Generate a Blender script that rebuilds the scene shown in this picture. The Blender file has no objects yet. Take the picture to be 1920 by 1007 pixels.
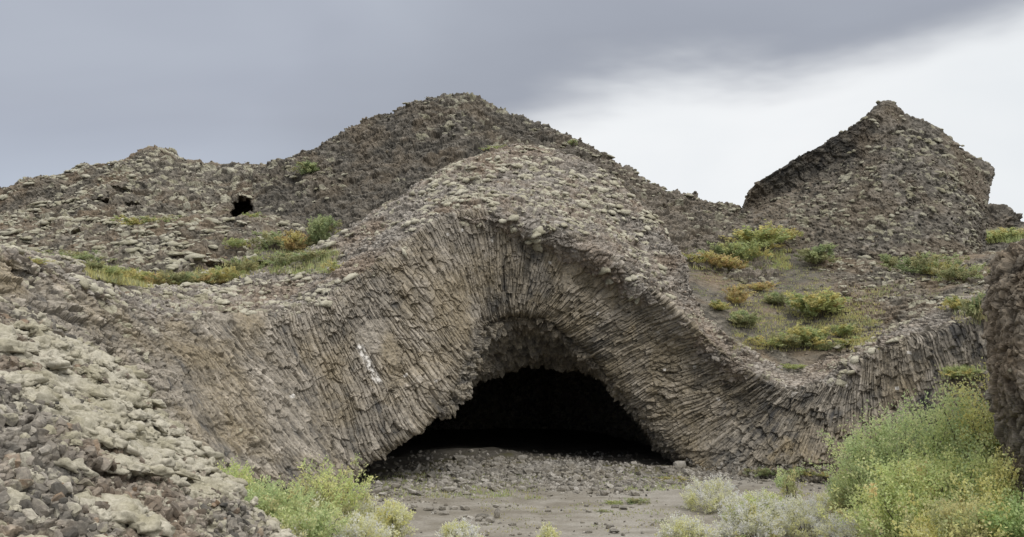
import bpy, math, random
import numpy as np
from mathutils import Vector
from mathutils.bvhtree import BVHTree

sc = bpy.context.scene
COL = sc.collection
rng = np.random.default_rng(7)
random.seed(7)
F32 = np.float32

# ------------------------------------------------------------------ camera
FPX, HORIZ, CAMH = 1663.0, 700.0, 4.0
PITCH = math.atan((HORIZ - 503.5) / FPX)
cd = bpy.data.cameras.new('camera'); cam = bpy.data.objects.new('camera', cd); COL.objects.link(cam)
cam.location = (0, 0, CAMH); cam.rotation_euler = (math.pi / 2 + PITCH, 0, 0)
cd.sensor_width = 36; cd.lens = 36 * FPX / 1920; cd.clip_end = 3000; cd.clip_start = 0.1
sc.camera = cam
cp, sp_ = math.cos(PITCH), math.sin(PITCH)

def ray(px, py):
    cx, cy = (px - 960) / FPX, (503.5 - py) / FPX
    return np.array([cx, cp - cy * sp_, sp_ + cy * cp])

def at(px, py, Y):
    """world point seen at photo pixel (px,py), Y metres in front of the camera"""
    d = ray(px, py)
    return np.array([0, 0, CAMH]) + d * (Y / d[1])

def at_ground(px, py, z=0.0):
    d = ray(px, py)
    return np.array([0, 0, CAMH]) + d * ((z - CAMH) / d[2])

# ------------------------------------------------------------------ noise
def _h(ix, iy, iz, seed):
    h = (ix.astype(np.uint32) * np.uint32(374761393) + iy.astype(np.uint32) * np.uint32(668265263)
         + iz.astype(np.uint32) * np.uint32(2147483647 & 2246822519) + np.uint32((seed * 3266489917) & 0xffffffff))
    h = (h ^ (h >> np.uint32(13))) * np.uint32(1274126177)
    h = (h ^ (h >> np.uint32(15))) * np.uint32(2246822519)
    h ^= h >> np.uint32(16)
    return h

def hsh(ix, iy=None, iz=None, seed=0):
    ix = np.asarray(ix).astype(np.int64)
    z = np.zeros_like(ix)
    iy = z if iy is None else np.asarray(iy).astype(np.int64)
    iz = z if iz is None else np.asarray(iz).astype(np.int64)
    return (_h(ix, iy, iz, seed) / np.float64(4294967296.0)).astype(F32)

def vnoise(P, seed=0):
    P = P.astype(F32); I = np.floor(P).astype(np.int64); f = P - I; f = f * f * (3 - 2 * f)
    out = 0
    for dx in (0, 1):
        wx = f[..., 0] if dx else 1 - f[..., 0]
        for dy in (0, 1):
            wy = f[..., 1] if dy else 1 - f[..., 1]
            for dz in (0, 1):
                wz = f[..., 2] if dz else 1 - f[..., 2]
                out = out + wx * wy * wz * hsh(I[..., 0] + dx, I[..., 1] + dy, I[..., 2] + dz, seed)
    return out * 2 - 1

def fbm(P, octv=3, seed=0):
    a, o, s = 1.0, 0, 0
    for k in range(octv):
        o = o + a * vnoise(P * (2.03 ** k) + k * 17.3, seed + k); s += a; a *= 0.5
    return o / s

def worley(P, seed=0, jit=0.9):
    """F1, F2, random id of the nearest cell, offset from its centre"""
    P = P.astype(F32); I = np.floor(P).astype(np.int64)
    F1 = np.full(P.shape[:-1], 9., F32); F2 = F1.copy(); rid = np.zeros_like(F1)
    off = np.zeros_like(P)
    for dx in (-1, 0, 1):
        for dy in (-1, 0, 1):
            for dz in (-1, 0, 1):
                J = I + np.array([dx, dy, dz])
                h = _h(J[..., 0], J[..., 1], J[..., 2], seed)
                r = (h & np.uint32(1023)).astype(F32) / 1023, ((h >> np.uint32(10)) & np.uint32(1023)).astype(F32) / 1023, ((h >> np.uint32(20)) & np.uint32(1023)).astype(F32) / 1023
                C = np.stack([J[..., k] + 0.5 + jit * (r[k] - 0.5) for k in range(3)], -1).astype(F32)
                D = P - C; d = np.sqrt((D * D).sum(-1))
                nr = d < F1
                F2 = np.where(nr, F1, np.minimum(F2, d))
                F1 = np.where(nr, d, F1)
                h2 = ((h * np.uint32(2654435761)) >> np.uint32(8)).astype(F32) / 16777216
                rid = np.where(nr, h2, rid)
                off = np.where(nr[..., None], D, off)
    return F1, F2, rid, off

def sstep(a, b, x):
    t = np.clip((x - a) / (b - a), 0, 1); return t * t * (3 - 2 * t)

# ------------------------------------------------------------------ lofted patches
def cubic(kn, V, tq):
    """non-uniform Catmull-Rom along axis 0"""
    kn = np.asarray(kn, float); n = len(kn)
    i = np.clip(np.searchsorted(kn, tq, side='right') - 1, 0, n - 2)
    h = np.diff(kn); sl = np.diff(V, axis=0) / h.reshape((-1,) + (1,) * (V.ndim - 1))
    m = np.empty_like(V); m[0] = sl[0]; m[-1] = sl[-1]
    hh = h.reshape((-1,) + (1,) * (V.ndim - 1))
    m[1:-1] = (sl[:-1] * hh[1:] + sl[1:] * hh[:-1]) / (hh[1:] + hh[:-1])
    hi = h[i]; t = (tq - kn[i]) / hi
    sh = (-1,) + (1,) * (V.ndim - 1)
    t = t.reshape(sh); hi = hi.reshape(sh)
    return ((2 * t**3 - 3 * t**2 + 1) * V[i] + (t**3 - 2 * t**2 + t) * hi * m[i]
            + (-2 * t**3 + 3 * t**2) * V[i + 1] + (t**3 - t**2) * hi * m[i + 1])

def loft(G, step, step_v=None):
    """G[rows][cols] of world points -> dense grid (rows, cols, 3); step = spacing in metres at mean distance"""
    G = np.asarray(G, float)
    dist = np.maximum(np.linalg.norm(G - np.array([0, 0, CAMH]), axis=-1), 4)
    a = np.linalg.norm(np.diff(G, axis=1), axis=-1) / (0.5 * (dist[:, 1:] + dist[:, :-1]))
    b = np.linalg.norm(np.diff(G, axis=0), axis=-1) / (0.5 * (dist[1:] + dist[:-1]))
    ku = np.concatenate([[0], np.cumsum(np.maximum(a.mean(0), 1e-4))])
    kv = np.concatenate([[0], np.cumsum(np.maximum(b.mean(1), 1e-4))])
    nu = int(ku[-1] / step) + 2; nv = int(kv[-1] / (step_v or step)) + 2
    X = cubic(kv, G, np.linspace(0, kv[-1], nv))
    X = cubic(ku, X.transpose(1, 0, 2), np.linspace(0, ku[-1], nu)).transpose(1, 0, 2)
    return X

def normals(X, toward=None):
    du = np.gradient(X, axis=1); dv = np.gradient(X, axis=0)
    N = np.cross(du, dv); N /= np.maximum(np.linalg.norm(N, axis=-1, keepdims=True), 1e-9)
    return N

def grid_faces(nv, nu):
    i = np.arange(nv * nu).reshape(nv, nu)
    return np.stack([i[:-1, :-1], i[:-1, 1:], i[1:, 1:], i[1:, :-1]], -1).reshape(-1, 4)

class MB:
    def __init__(s): s.V = []; s.F = []; s.A = []; s.n = 0; s.S = []
    def add(s, V, F, A=None, smooth=False):
        V = np.asarray(V, F32).reshape(-1, 3); F = np.asarray(F)
        if A is None: A = np.zeros((len(V), 4), F32)
        s.V.append(V); s.F.append(F + s.n); s.A.append(np.asarray(A, F32).reshape(-1, 4)); s.S.append(np.full(len(F), smooth)); s.n += len(V)
    def build(s, name, mat, parent=None, link=True):
        V = np.concatenate(s.V); A = np.concatenate(s.A)
        me = bpy.data.meshes.new(name)
        me.vertices.add(len(V)); me.vertices.foreach_set('co', V.ravel())
        idx = np.concatenate([f.ravel() for f in s.F]); sz = np.concatenate([np.full(len(f), f.shape[1]) for f in s.F])
        me.loops.add(len(idx)); me.loops.foreach_set('vertex_index', idx.astype(np.int32))
        me.polygons.add(len(sz))
        me.polygons.foreach_set('loop_start', np.concatenate([[0], np.cumsum(sz)[:-1]]).astype(np.int32))
        me.polygons.foreach_set('loop_total', sz.astype(np.int32))
        me.update(calc_edges=True)
        me.polygons.foreach_set('use_smooth', np.concatenate(s.S))
        at_ = me.attributes.new('tone', 'FLOAT_COLOR', 'POINT'); at_.data.foreach_set('color', A.ravel())
        me.materials.append(mat); me.validate(); me.update()
        o = bpy.data.objects.new(name, me)
        if link: COL.objects.link(o)
        if parent: o.parent = parent
        return o

def tag(o, label=None, cat=None, group=None, kind=None):
    if label: o['label'] = label
    if cat: o['category'] = cat
    if group: o['group'] = group
    if kind: o['kind'] = kind
    return o

def empty(name, loc):
    o = bpy.data.objects.new(name, None); COL.objects.link(o); o.location = loc; o.empty_display_size = 0.3
    return o

# ------------------------------------------------------------------ materials
def newmat(name):
    m = bpy.data.materials.new(name); m.use_nodes = True; nt = m.node_tree; nt.nodes.clear()
    o = nt.nodes.new('ShaderNodeOutputMaterial'); b = nt.nodes.new('ShaderNodeBsdfPrincipled')
    nt.links.new(b.outputs[0], o.inputs[0]); return m, nt, b

class NT:
    def __init__(s, nt): s.nt = nt
    def n(s, t, **k):
        x = s.nt.nodes.new(t)
        for a, v in k.items(): setattr(x, a, v)
        return x
    def l(s, a, b): s.nt.links.new(a, b)
    def val(s, x, v):
        if hasattr(v, 'is_output') or isinstance(v, bpy.types.NodeSocket): s.l(v, x)
        else: x.default_value = v
    def math(s, op, a, b=0.0, c=0.0, clamp=False):
        x = s.n('ShaderNodeMath', operation=op, use_clamp=clamp)
        s.val(x.inputs[0], a); s.val(x.inputs[1], b); s.val(x.inputs[2], c); return x.outputs[0]
    def mix(s, f, a, b, mode='MIX'):
        x = s.n('ShaderNodeMix', data_type='RGBA', blend_type=mode)
        s.val(x.inputs[0], f); s.val(x.inputs[6], a); s.val(x.inputs[7], b); return x.outputs[2]
    def noise(s, vec, scale, detail=4, rough=0.55, dist=0.0):
        x = s.n('ShaderNodeTexNoise'); s.l(vec, x.inputs['Vector'])
        x.inputs['Scale'].default_value = scale; x.inputs['Detail'].default_value = detail
        x.inputs['Roughness'].default_value = rough; x.inputs['Distortion'].default_value = dist
        return x.outputs['Fac']
    def ramp(s, f, stops, interp='LINEAR'):
        x = s.n('ShaderNodeValToRGB'); cr = x.color_ramp; cr.interpolation = interp
        while len(cr.elements) < len(stops): cr.elements.new(0.5)
        for e, (p, c) in zip(cr.elements, stops):
            e.position = p; e.color = tuple(c) + (1,) if len(c) == 3 else c
        s.l(f, x.inputs[0]); return x.outputs[0]
    def mr(s, f, a, b, c=0.0, d=1.0):
        x = s.n('ShaderNodeMapRange'); s.l(f, x.inputs[0])
        for k, v in zip((1, 2, 3, 4), (a, b, c, d)): x.inputs[k].default_value = v
        return x.outputs[0]

def srgb(r, g, b):
    return tuple(((c / 255) / 12.92 if c / 255 <= 0.04045 else ((c / 255 + 0.055) / 1.055) ** 2.4) for c in (r, g, b))

def rock_mat(name, tones, stain, stain_amt, moss=((.40, .375, .30), (.29, .265, .19)), bump=0.45, fine=9.0):
    """tone.r = shade of each block or column, tone.g = moss, tone.b = white droppings, tone.a = stained rock"""
    m, nt, b = newmat(name); g = NT(nt)
    tc = g.n('ShaderNodeTexCoord').outputs['Object']
    a = g.n('ShaderNodeAttribute', attribute_name='tone'); sep = g.n('ShaderNodeSeparateColor'); g.l(a.outputs['Color'], sep.inputs[0])
    n1 = g.noise(tc, fine, 6, .65); n2 = g.noise(tc, 0.33, 5, .6, .4); n3 = g.noise(tc, 2.1, 4, .6)
    t = g.math('ADD', sep.outputs[0], g.mr(n3, .3, .7, -.22, .22))
    base = g.ramp(t, [(i / (len(tones) - 1), c) for i, c in enumerate(tones)])
    sf = g.math('MULTIPLY', g.mr(n2, .45, .62), stain_amt)
    sf = g.math('MAXIMUM', sf, g.math('MULTIPLY', a.outputs['Alpha'], g.mr(n3, .35, .6)), clamp=True)
    base = g.mix(sf, base, g.mix(n1, tuple(c * .7 for c in stain) + (1,), tuple(min(1, c * 1.25) for c in stain) + (1,)))
    base = g.mix(1.0, base, g.ramp(n1, [(.25, (.55, .55, .56)), (.5, (.98, .97, .96)), (.75, (1.45, 1.42, 1.38))]), 'MULTIPLY')
    mc = g.mix(g.mr(g.noise(tc, 1.3, 3), .4, .65), moss[0] + (1,), moss[1] + (1,))
    mc = g.mix(1.0, mc, g.ramp(g.noise(tc, 22, 5, .7), [(.3, (.7, .7, .66)), (.7, (1.3, 1.3, 1.3))]), 'MULTIPLY')
    mf = g.mr(g.math('ADD', sep.outputs[1], g.mr(g.noise(tc, 5, 5, .65), .3, .7, -.3, .3)), .4, .62)
    base = g.mix(mf, base, mc)
    base = g.mix(g.math('MULTIPLY', sep.outputs[2], g.mr(g.noise(tc, 7, 4, .7), .38, .52)), base, (.62, .6, .57, 1))
    g.l(base, b.inputs['Base Color'])
    b.inputs['Roughness'].default_value = .88; b.inputs['Specular IOR Level'].default_value = .3
    bm = g.n('ShaderNodeBump'); bm.inputs['Strength'].default_value = bump; bm.inputs['Distance'].default_value = .04
    g.l(g.noise(tc, fine * 1.9, 5, .7), bm.inputs['Height']); g.l(bm.outputs[0], b.inputs['Normal'])
    return m

MOSSC = ((.37, .352, .29), (.28, .262, .195)); MOSSD = ((.27, .258, .208), (.19, .178, .125))
M_FACE = rock_mat('column_basalt', [(0.0487, 0.0496, 0.0529), (0.1065, 0.1015, 0.0932), (0.1946, 0.1765, 0.1492), (0.2633, 0.2402, 0.2056), (0.3589, 0.33, 0.2888)],
                  (.235, .19, .115), .5, moss=MOSSC)
M_TOP = rock_mat('weathered_basalt', [(0.0489, 0.0453, 0.041), (0.1151, 0.1051, 0.093), (0.1815, 0.1658, 0.1465), (0.2486, 0.2299, 0.2057), (0.3296, 0.3103, 0.2831)],
                 (.235, .165, .105), .4, moss=MOSSC)
M_DARK = rock_mat('dark_basalt', [(0.0264, 0.0257, 0.0244), (0.0585, 0.0546, 0.0479), (0.0937, 0.0864, 0.073), (0.1311, 0.1197, 0.1025), (0.1876, 0.1743, 0.1543)],
                  (.17, .13, .085), .35, moss=MOSSD)
M_HILL = rock_mat('hill_basalt', [(0.0331, 0.0313, 0.0273), (0.0736, 0.0678, 0.0573), (0.1214, 0.1108, 0.0919), (0.1655, 0.1511, 0.1268), (0.2286, 0.2142, 0.186)],
                  (.215, .15, .09), .4, moss=((.33, .315, .26), (.235, .222, .16)))
M_CAVE = rock_mat('cave_basalt', [(0.0527, 0.0527, 0.0543), (0.1309, 0.123, 0.112), (0.2176, 0.1986, 0.167), (0.3128, 0.2812, 0.2259)], (.16, .125, .075), .45)

# ------------------------------------------------------------------ rock surfaces
PATCHES = []          # smooth surfaces, for setting plants and stones on them

def jit_edges(x, seed, j=.5):
    k = np.floor(x); e0 = k + j * (hsh(k, seed=seed) - .5); e1 = k + 1 + j * (hsh(k + 1, seed=seed) - .5)
    lo = x < e0; hi = x >= e1
    i = np.where(lo, k - 1, np.where(hi, k + 1, k))
    a = i + j * (hsh(i, seed=seed) - .5); b = i + 1 + j * (hsh(i + 1, seed=seed) - .5)
    return i, (x - a) / (b - a)

def jit_edges2(y, i, seed, j=.6):
    k = np.floor(y); e0 = k + j * (hsh(k, i, seed=seed) - .5); e1 = k + 1 + j * (hsh(k + 1, i, seed=seed) - .5)
    lo = y < e0; hi = y >= e1
    q = np.where(lo, k - 1, np.where(hi, k + 1, k))
    a = q + j * (hsh(q, i, seed=seed) - .5); b = q + 1 + j * (hsh(q + 1, i, seed=seed) - .5)
    return q, (y - a) / (b - a)

def column_set(X, u, v, w, seed, seglen):
    uw = u + .05 * vnoise(X / .7, seed) + .30 * vnoise(X / 3.1, seed + 1) + .02 * vnoise(X / .22, seed + 9)
    i, s = jit_edges(uw / w, seed, .75)
    Ls = seglen * (.8 + .4 * hsh(i, seed=seed + 3))
    vv = v + .07 * vnoise(X / .25, seed + 5) + .8 * vnoise(X / 1.7, seed + 8) + .5 * hsh(i, seed=seed + 4)
    j, q = jit_edges2(vv / Ls, i, seed + 6, .85)
    r = hsh(i, j, seed=seed + 7); r2 = hsh(i, j, seed=seed + 11); rc = hsh(i, j, seed=seed + 12); r3 = hsh(i, j, seed=seed + 13)
    s0 = .12 + .76 * r3
    ridge = np.minimum(s / s0, (1 - s) / (1 - s0))
    flat = np.minimum(np.minimum(s, 1 - s) * 4, 1)
    prof = np.where(rc > .45, ridge, flat) * w * (.18 + .34 * r2) + (s - .5) * w * (r2 - .5) * .9
    e = np.minimum(s, 1 - s)
    groove = -.045 * (1 - sstep(0, .10, e)) * (hsh(i, seed=seed + 14) > .3)
    # each length leans out at its lower end and breaks off there
    shing = (q - .5) * (.03 + .15 * rc * rc)
    cen = np.stack([i * w / 1.2, (j * Ls) / 1.1, 0 * u], -1)
    big = vnoise(cen, seed + 20)
    return prof + groove + shing, r, r2, big

def column_disp(X, w=.2, seed=1, amp=.2, ledge=.4, seglen=.9):
    mid = X[X.shape[0] // 2]
    u1 = np.concatenate([[0], np.cumsum(np.linalg.norm(np.diff(mid, axis=0), axis=-1))])
    v = np.concatenate([np.zeros((1, X.shape[1])), np.cumsum(np.linalg.norm(np.diff(X, axis=0), axis=-1), axis=0)], 0)
    u = np.broadcast_to(u1[None], v.shape)
    d1, r, r2, big = column_set(X, u, v, w, seed, seglen)
    d2, rb, r2b, bigb = column_set(X, u, v, w * 1.8, seed + 50, seglen * 1.3)
    sel = vnoise(X / 1.1, seed + 70) + .5 * vnoise(X / .4, seed + 71) > .28
    d = np.where(sel, d2, d1); r = np.where(sel, rb, r); r2 = np.where(sel, r2b, r2); big = np.where(sel, bigb, big)
    # plates and ledges of many columns
    W = np.stack([u / .8, v / 1.3, 0 * u], -1) + .35 * np.stack([vnoise(X / .5, 61), vnoise(X / .5, 62), 0 * u], -1)
    F1, F2, rid, off = worley(W, seed + 80)
    plate = (rid - .5) + off[..., 1] * .45 * rid
    W2 = np.stack([u / .34, v / .7, 0 * u], -1) + .4 * np.stack([vnoise(X / .3, 63), vnoise(X / .3, 64), 0 * u], -1)
    F1b, F2b, ridb, offb = worley(W2, seed + 81)
    small = (ridb - .5) * .085 + offb[..., 1] * .07 + (offb[..., 0] * (ridb - .4)) * .11
    broken = sstep(-.1, .35, fbm(X / 1.6, 3, seed + 90))
    big2 = fbm(X / 3.0, 2, seed + 21)
    d = d * (1 - .35 * broken) + amp * .45 * (r - .5) * (1 - .5 * broken) + ledge * (.42 * plate + .25 * big) + small * (.35 + .9 * broken) + ledge * .7 * big2 \
        + .016 * vnoise(X / .07, seed + 30) + .02 * vnoise(X / .2, seed + 31)
    us = u + .05 * vnoise(X / .7, seed) + .30 * vnoise(X / 3.1, seed + 1); fib = vnoise(np.stack([us / .045, v / .8, 0 * u], -1), 95) + .6 * vnoise(np.stack([us / .11, v / 1.3, 0 * u], -1), 96)
    d = d + .012 * fib * (1 - .5 * broken)
    tone = .5 + .13 * fib + .30 * (r - .5) + .18 * (r2 - .5) + .22 * (rid - .5) + .18 * (ridb - .5) + .16 * big2
    return d, tone, (u, v, r, r2, big2)

def rubble_disp(X, N, seed=1, size=.4, amp=.16, big=.35, moss_amt=.3, moss_size=.7, moss_up=.35, hang=.9, an=(.85, .85, 1.6)):
    """broken blocks, each leaning out at its lower edge, with patches of moss"""
    P = X
    d = big * fbm(P / 3.2, 3, seed) + big * .35 * vnoise(P / .9, seed + 3)
    W = P + .35 * size * np.stack([vnoise(P / size / 1.3, seed + 4), vnoise(P / size / 1.3 + 7, seed + 5), vnoise(P / size / 1.3 + 13, seed + 6)], -1)
    tone = 0
    for k, (sz, am) in enumerate(((size * 2.6, amp * 1.1), (size, amp * .8), (size * .45, amp * .3))):
        F1, F2, rid, off = worley(W / sz * np.array(an), seed + 10 + k)
        tl = np.stack([hsh(rid * 9999, seed=seed + 40), hsh(rid * 9999, seed=seed + 41), hsh(rid * 9999, seed=seed + 42)], -1) - .5
        crack = sstep(.0, .14, F2 - F1)
        d = d + am * ((rid - .5) * .8 + (off * tl).sum(-1) * 1.0 - off[..., 2] * hang * rid) - am * .3 * (1 - crack)
        tone = tone + (.25, .42, .35)[k] * (rid - .5)
    tone = .5 + tone
    d = d + .2 * amp * vnoise(P / size / .25, seed + 50)
    mk = fbm(P / 4.5, 3, seed + 60) * .9 + .35 * vnoise(P / 1.2, seed + 63) + (N[..., 2] - .55) * moss_up * 2
    F1, F2, rid, off = worley(W / moss_size * 1.6 * np.array([.8, .8, 1.5]), seed + 70)
    moss = sstep(-.05, .2, mk + (rid - .5) * 1.1 + moss_amt * 2 - 1.08) * sstep(.62, .35, F1)
    d = d + moss * moss_size * .10
    return d, tone, moss

def icos(sub):
    import bmesh
    bm = bmesh.new(); bmesh.ops.create_icosphere(bm, subdivisions=sub, radius=1.0)
    V = np.array([v.co[:] for v in bm.verts]); F = np.array([[v.index for v in f.verts] for f in bm.faces]); bm.free()
    return V, F

def rock_forms(n, sub, seed, lo=.42, hi=.9):
    """angular lumps: a ball cut by random planes"""
    r_ = np.random.default_rng(seed); V, F = icos(sub); out = []
    for k in range(n):
        m_ = r_.integers(4, 8); nn = r_.normal(size=(m_, 3)); nn /= np.linalg.norm(nn, axis=1)[:, None]
        nn = np.concatenate([nn, [[0, 0, 1], [0, 0, -1], [1, 0, 0], [-1, 0, 0], [0, 1, 0], [0, -1, 0]]]); hh = r_.uniform(lo, hi, len(nn))
        c = V @ nn.T; rad = np.where(c > .05, hh / np.maximum(c, .05), 9).min(1)
        out.append((V * rad[:, None], F))
    return out

def moss_forms(n, sub, seed):
    V, F = icos(sub); out = []
    for k in range(n):
        U = V.copy()
        lum = 1 + .45 * fbm(V * 1.2 + k * 9.1, 2, seed) + .22 * vnoise(V * 2.6 + k * 5.3, seed + 3)
        U = U * lum[:, None]; U[:, 2] = np.where(U[:, 2] < 0, U[:, 2] * .6, U[:, 2])
        out.append((U, F))
    return out

def align(N, r_, up=.5, jit=.12):
    """frames whose z follows the slope, x lies level along it"""
    z = N * (1 - up) + np.array([0, 0, up]) + r_.normal(0, jit, N.shape); z /= np.linalg.norm(z, axis=1)[:, None]
    x = np.cross(np.array([0., 0, 1]), z) + r_.normal(0, .35, N.shape); x -= (x * z).sum(1)[:, None] * z
    x /= np.linalg.norm(x, axis=1)[:, None]
    return np.stack([x, np.cross(z, x), z], -1)

def rotm(n, r_, tilt=None):
    if tilt is None:
        q_ = r_.normal(size=(n, 4)); q_ /= np.linalg.norm(q_, axis=1)[:, None]
    else:
        a = r_.uniform(0, 2 * np.pi, n); q_ = np.stack([np.cos(a / 2), r_.normal(size=n) * tilt, r_.normal(size=n) * tilt, np.sin(a / 2)], 1); q_ /= np.linalg.norm(q_, axis=1)[:, None]
    w_, x, y, z = q_.T
    return np.stack([np.stack([1 - 2 * (y * y + z * z), 2 * (x * y - z * w_), 2 * (x * z + y * w_)], -1),
                     np.stack([2 * (x * y + z * w_), 1 - 2 * (x * x + z * z), 2 * (y * z - x * w_)], -1),
                     np.stack([2 * (x * z - y * w_), 2 * (y * z + x * w_), 1 - 2 * (x * x + y * y)], -1)], 1)

def instance(mb, forms, pos, scl, R, A, smooth=False, rough=0.0, rs=.1):
    r_ = np.random.default_rng(len(pos)); pick = r_.integers(0, len(forms), len(pos))
    for k, (V, F) in enumerate(forms):
        I = np.where(pick == k)[0]
        if not len(I): continue
        U = np.einsum('nij,nvj->nvi', R[I], V[None] * scl[I][:, None, :]) + pos[I][:, None, :]
        if rough: U = U + (rough * vnoise(U / rs, 17) + .6 * rough * vnoise(U / rs * 2.3, 19) + .4 * rough * vnoise(U / rs * 5.1, 23))[..., None] * (U - pos[I][:, None, :]) / np.maximum(np.linalg.norm(U - pos[I][:, None, :], axis=-1, keepdims=True), 1e-4)
        FF = F[None] + (np.arange(len(I)) * len(V))[:, None, None]
        mb.add(U.reshape(-1, 3), FF.reshape(-1, F.shape[1]), np.repeat(A[I], len(V), 0), smooth)

STONE1 = rock_forms(10, 2, 1); STONE2 = rock_forms(12, 2, 2); MOSS2 = moss_forms(8, 2, 3); MOSS3 = moss_forms(8, 3, 4)

def strew(mb, V, N, n, size, mask, seed, moss_n=0, moss_size=(.25, .6), moss_mask=None, fine=False, tone=.5, wide=1.0, rmin=0):
    """stones and moss cushions lying on a surface, as part of its mesh"""
    r_ = np.random.default_rng(seed)
    area = np.linalg.norm(np.cross(np.gradient(V, axis=1), np.gradient(V, axis=0)), axis=-1)
    if rmin: area[:rmin] = 0
    def pick(m_, k):
        w_ = (area * m_).ravel(); w_ = w_ / w_.sum(); I = r_.choice(len(w_), k, p=w_); return V.reshape(-1, 3)[I], N.reshape(-1, 3)[I]
    if n:
        p, nn = pick(mask, n); sz = np.exp(r_.uniform(np.log(size[0]), np.log(size[1]), n))
        sc_ = sz[:, None] * r_.uniform(.5, 1.0, (n, 3)) * .62; sc_[:, 2] *= .8
        A = np.stack([np.clip(tone + r_.normal(0, .2, n), 0, 1), r_.uniform(0, .62 if fine else .4, n), 0 * sz, (r_.random(n) > .93) * .6], -1)
        instance(mb, STONE2 if fine else STONE1, p + nn * (sz * (-.02 if fine else .08))[:, None], sc_, rotm(n, r_), A)
    if moss_n:
        p, nn = pick(moss_mask, moss_n); sz = np.exp(np.log(moss_size[0]) + (np.log(moss_size[1]) - np.log(moss_size[0])) * r_.random(moss_n) ** 1.5)
        # a cushion is a cluster of a few lumps grown together
        R = align(nn, r_); P_, S_, R_ = [], [], []
        for c in range(3):
            f = (1, .75, .6)[c]; o_ = r_.normal(0, .42 * (c > 0), (moss_n, 2)) * sz[:, None] * np.array([wide, 1])
            P_.append(p + R[..., 0] * o_[:, :1] + R[..., 1] * o_[:, 1:] - R[..., 2] * (sz * f * .04)[:, None])
            S_.append(np.stack([sz * f * r_.uniform(.4, .65, moss_n) * wide, sz * f * r_.uniform(.35, .5, moss_n), sz * f * r_.uniform(.20, .34, moss_n)], -1)); R_.append(R)
        P_, S_, R_ = np.concatenate(P_), np.concatenate(S_), np.concatenate(R_)
        A = np.zeros((len(P_), 4)); A[:, 0] = .5; A[:, 1] = r_.uniform(.75, 1, len(P_))
        instance(mb, MOSS3 if fine else MOSS2, P_, S_, R_, A, True, .06 if fine else .06, .085 if fine else .2)

def finish(mb, X, N, d, tone, moss=None, white=None, stain=None, smooth=False):
    V = X + N * d[..., None]
    z = np.zeros_like(d)
    A = np.stack([np.clip(tone, 0, 1), z if moss is None else moss, z if white is None else white, z if stain is None else stain], -1)
    mb.add(V, grid_faces(*X.shape[:2]), A, smooth)
    return V

def flip_to(N, X, ref=np.array([0, 0, 40.])):
    """orient normals towards the viewer and the sky"""
    D = np.array([0, 0, CAMH + 25.]) - X
    s = np.sign((N * D).sum(-1).mean()); return N * (s if s else 1)

def keep_base(X, dec=6):
    nv, nu = X.shape[:2]
    Y = X[::dec, ::dec]; PATCHES.append((Y.reshape(-1, 3), grid_faces(*Y.shape[:2])))

ANG = 1 / 900.0      # about one pixel of the final picture

A_R = [(-420, 440, 15), (-120, 470, 19), (0, 492, 21.5), (100, 520, 24), (190, 557, 26.5), (300, 590, 29), (420, 600, 31.5), (560, 585, 33.5), (650, 540, 34.5),
       (770, 450, 35.5), (830, 412, 36), (900, 396, 36.5), (960, 400, 36.8), (1040, 430, 37), (1130, 472, 37), (1210, 535, 36.8), (1290, 605, 36.5),
       (1370, 675, 36), (1430, 715, 35.5), (1485, 732, 35), (1560, 718, 34.5), (1640, 665, 34), (1720, 640, 33), (1860, 600, 31), (2300, 540, 27)]
A_B = [(-380, 690, 12), (-60, 660, 16), (60, 680, 18.5), (190, 725, 21), (330, 810, 23.7), (470, 905, 26.3), (640, 925, 29.0), (668, 880, 32.4), (800, 790, 33.6),
       (890, 650, 35.6), (908, 612, 37), (930, 598, 37.6), (955, 592, 38), (983, 588, 38.2), (1018, 594, 38.4), (1060, 622, 38.5), (1122, 682, 38.7),
       (1188, 760, 38.7), (1245, 830, 38), (1350, 905, 35.7), (1480, 915, 34), (1650, 918, 33), (1820, 930, 30.5), (1980, 950, 27.5), (2420, 985, 24)]
B_1 = [(-420, 425, 17.5), (-110, 452, 21), (5, 478, 23.5), (110, 505, 26), (195, 540, 29), (305, 565, 33), (425, 570, 35.5), (530, 550, 37), (615, 510, 38),
       (745, 420, 39.5), (825, 370, 41), (905, 345, 43), (970, 340, 43.5), (1060, 365, 43.5), (1150, 420, 42.5), (1230, 490, 41), (1290, 560, 39.5),
       (1360, 650, 37.5), (1430, 695, 36.8), (1490, 715, 36.5), (1560, 700, 36), (1640, 645, 36), (1725, 615, 35), (1870, 575, 33), (2310, 525, 29)]
B_2 = [(-420, 415, 21), (-100, 445, 24), (10, 468, 26), (110, 495, 28.5), (190, 520, 31.5), (300, 545, 37), (400, 540, 40), (480, 515, 42), (575, 480, 43),
       (690, 415, 44), (780, 355, 46), (880, 305, 49), (960, 278, 51), (1040, 285, 51), (1135, 330, 50), (1215, 400, 47), (1275, 475, 43),
       (1310, 590, 40), (1400, 660, 38.5), (1480, 690, 38.5), (1560, 675, 38.5), (1640, 625, 38.5), (1730, 590, 37.5), (1880, 550, 36), (2310, 505, 32)]
A_R, A_B, B_1, B_2 = [np.array([at(*p) for p in L]) for L in (A_R, A_B, B_1, B_2)]
nA = len(A_R)
for n_, k_ in enumerate((1.9, 1.9, 1.9, 1.85, 1.35)): A_B[n_] = A_R[n_] + (A_B[n_] - A_R[n_]) * k_

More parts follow.
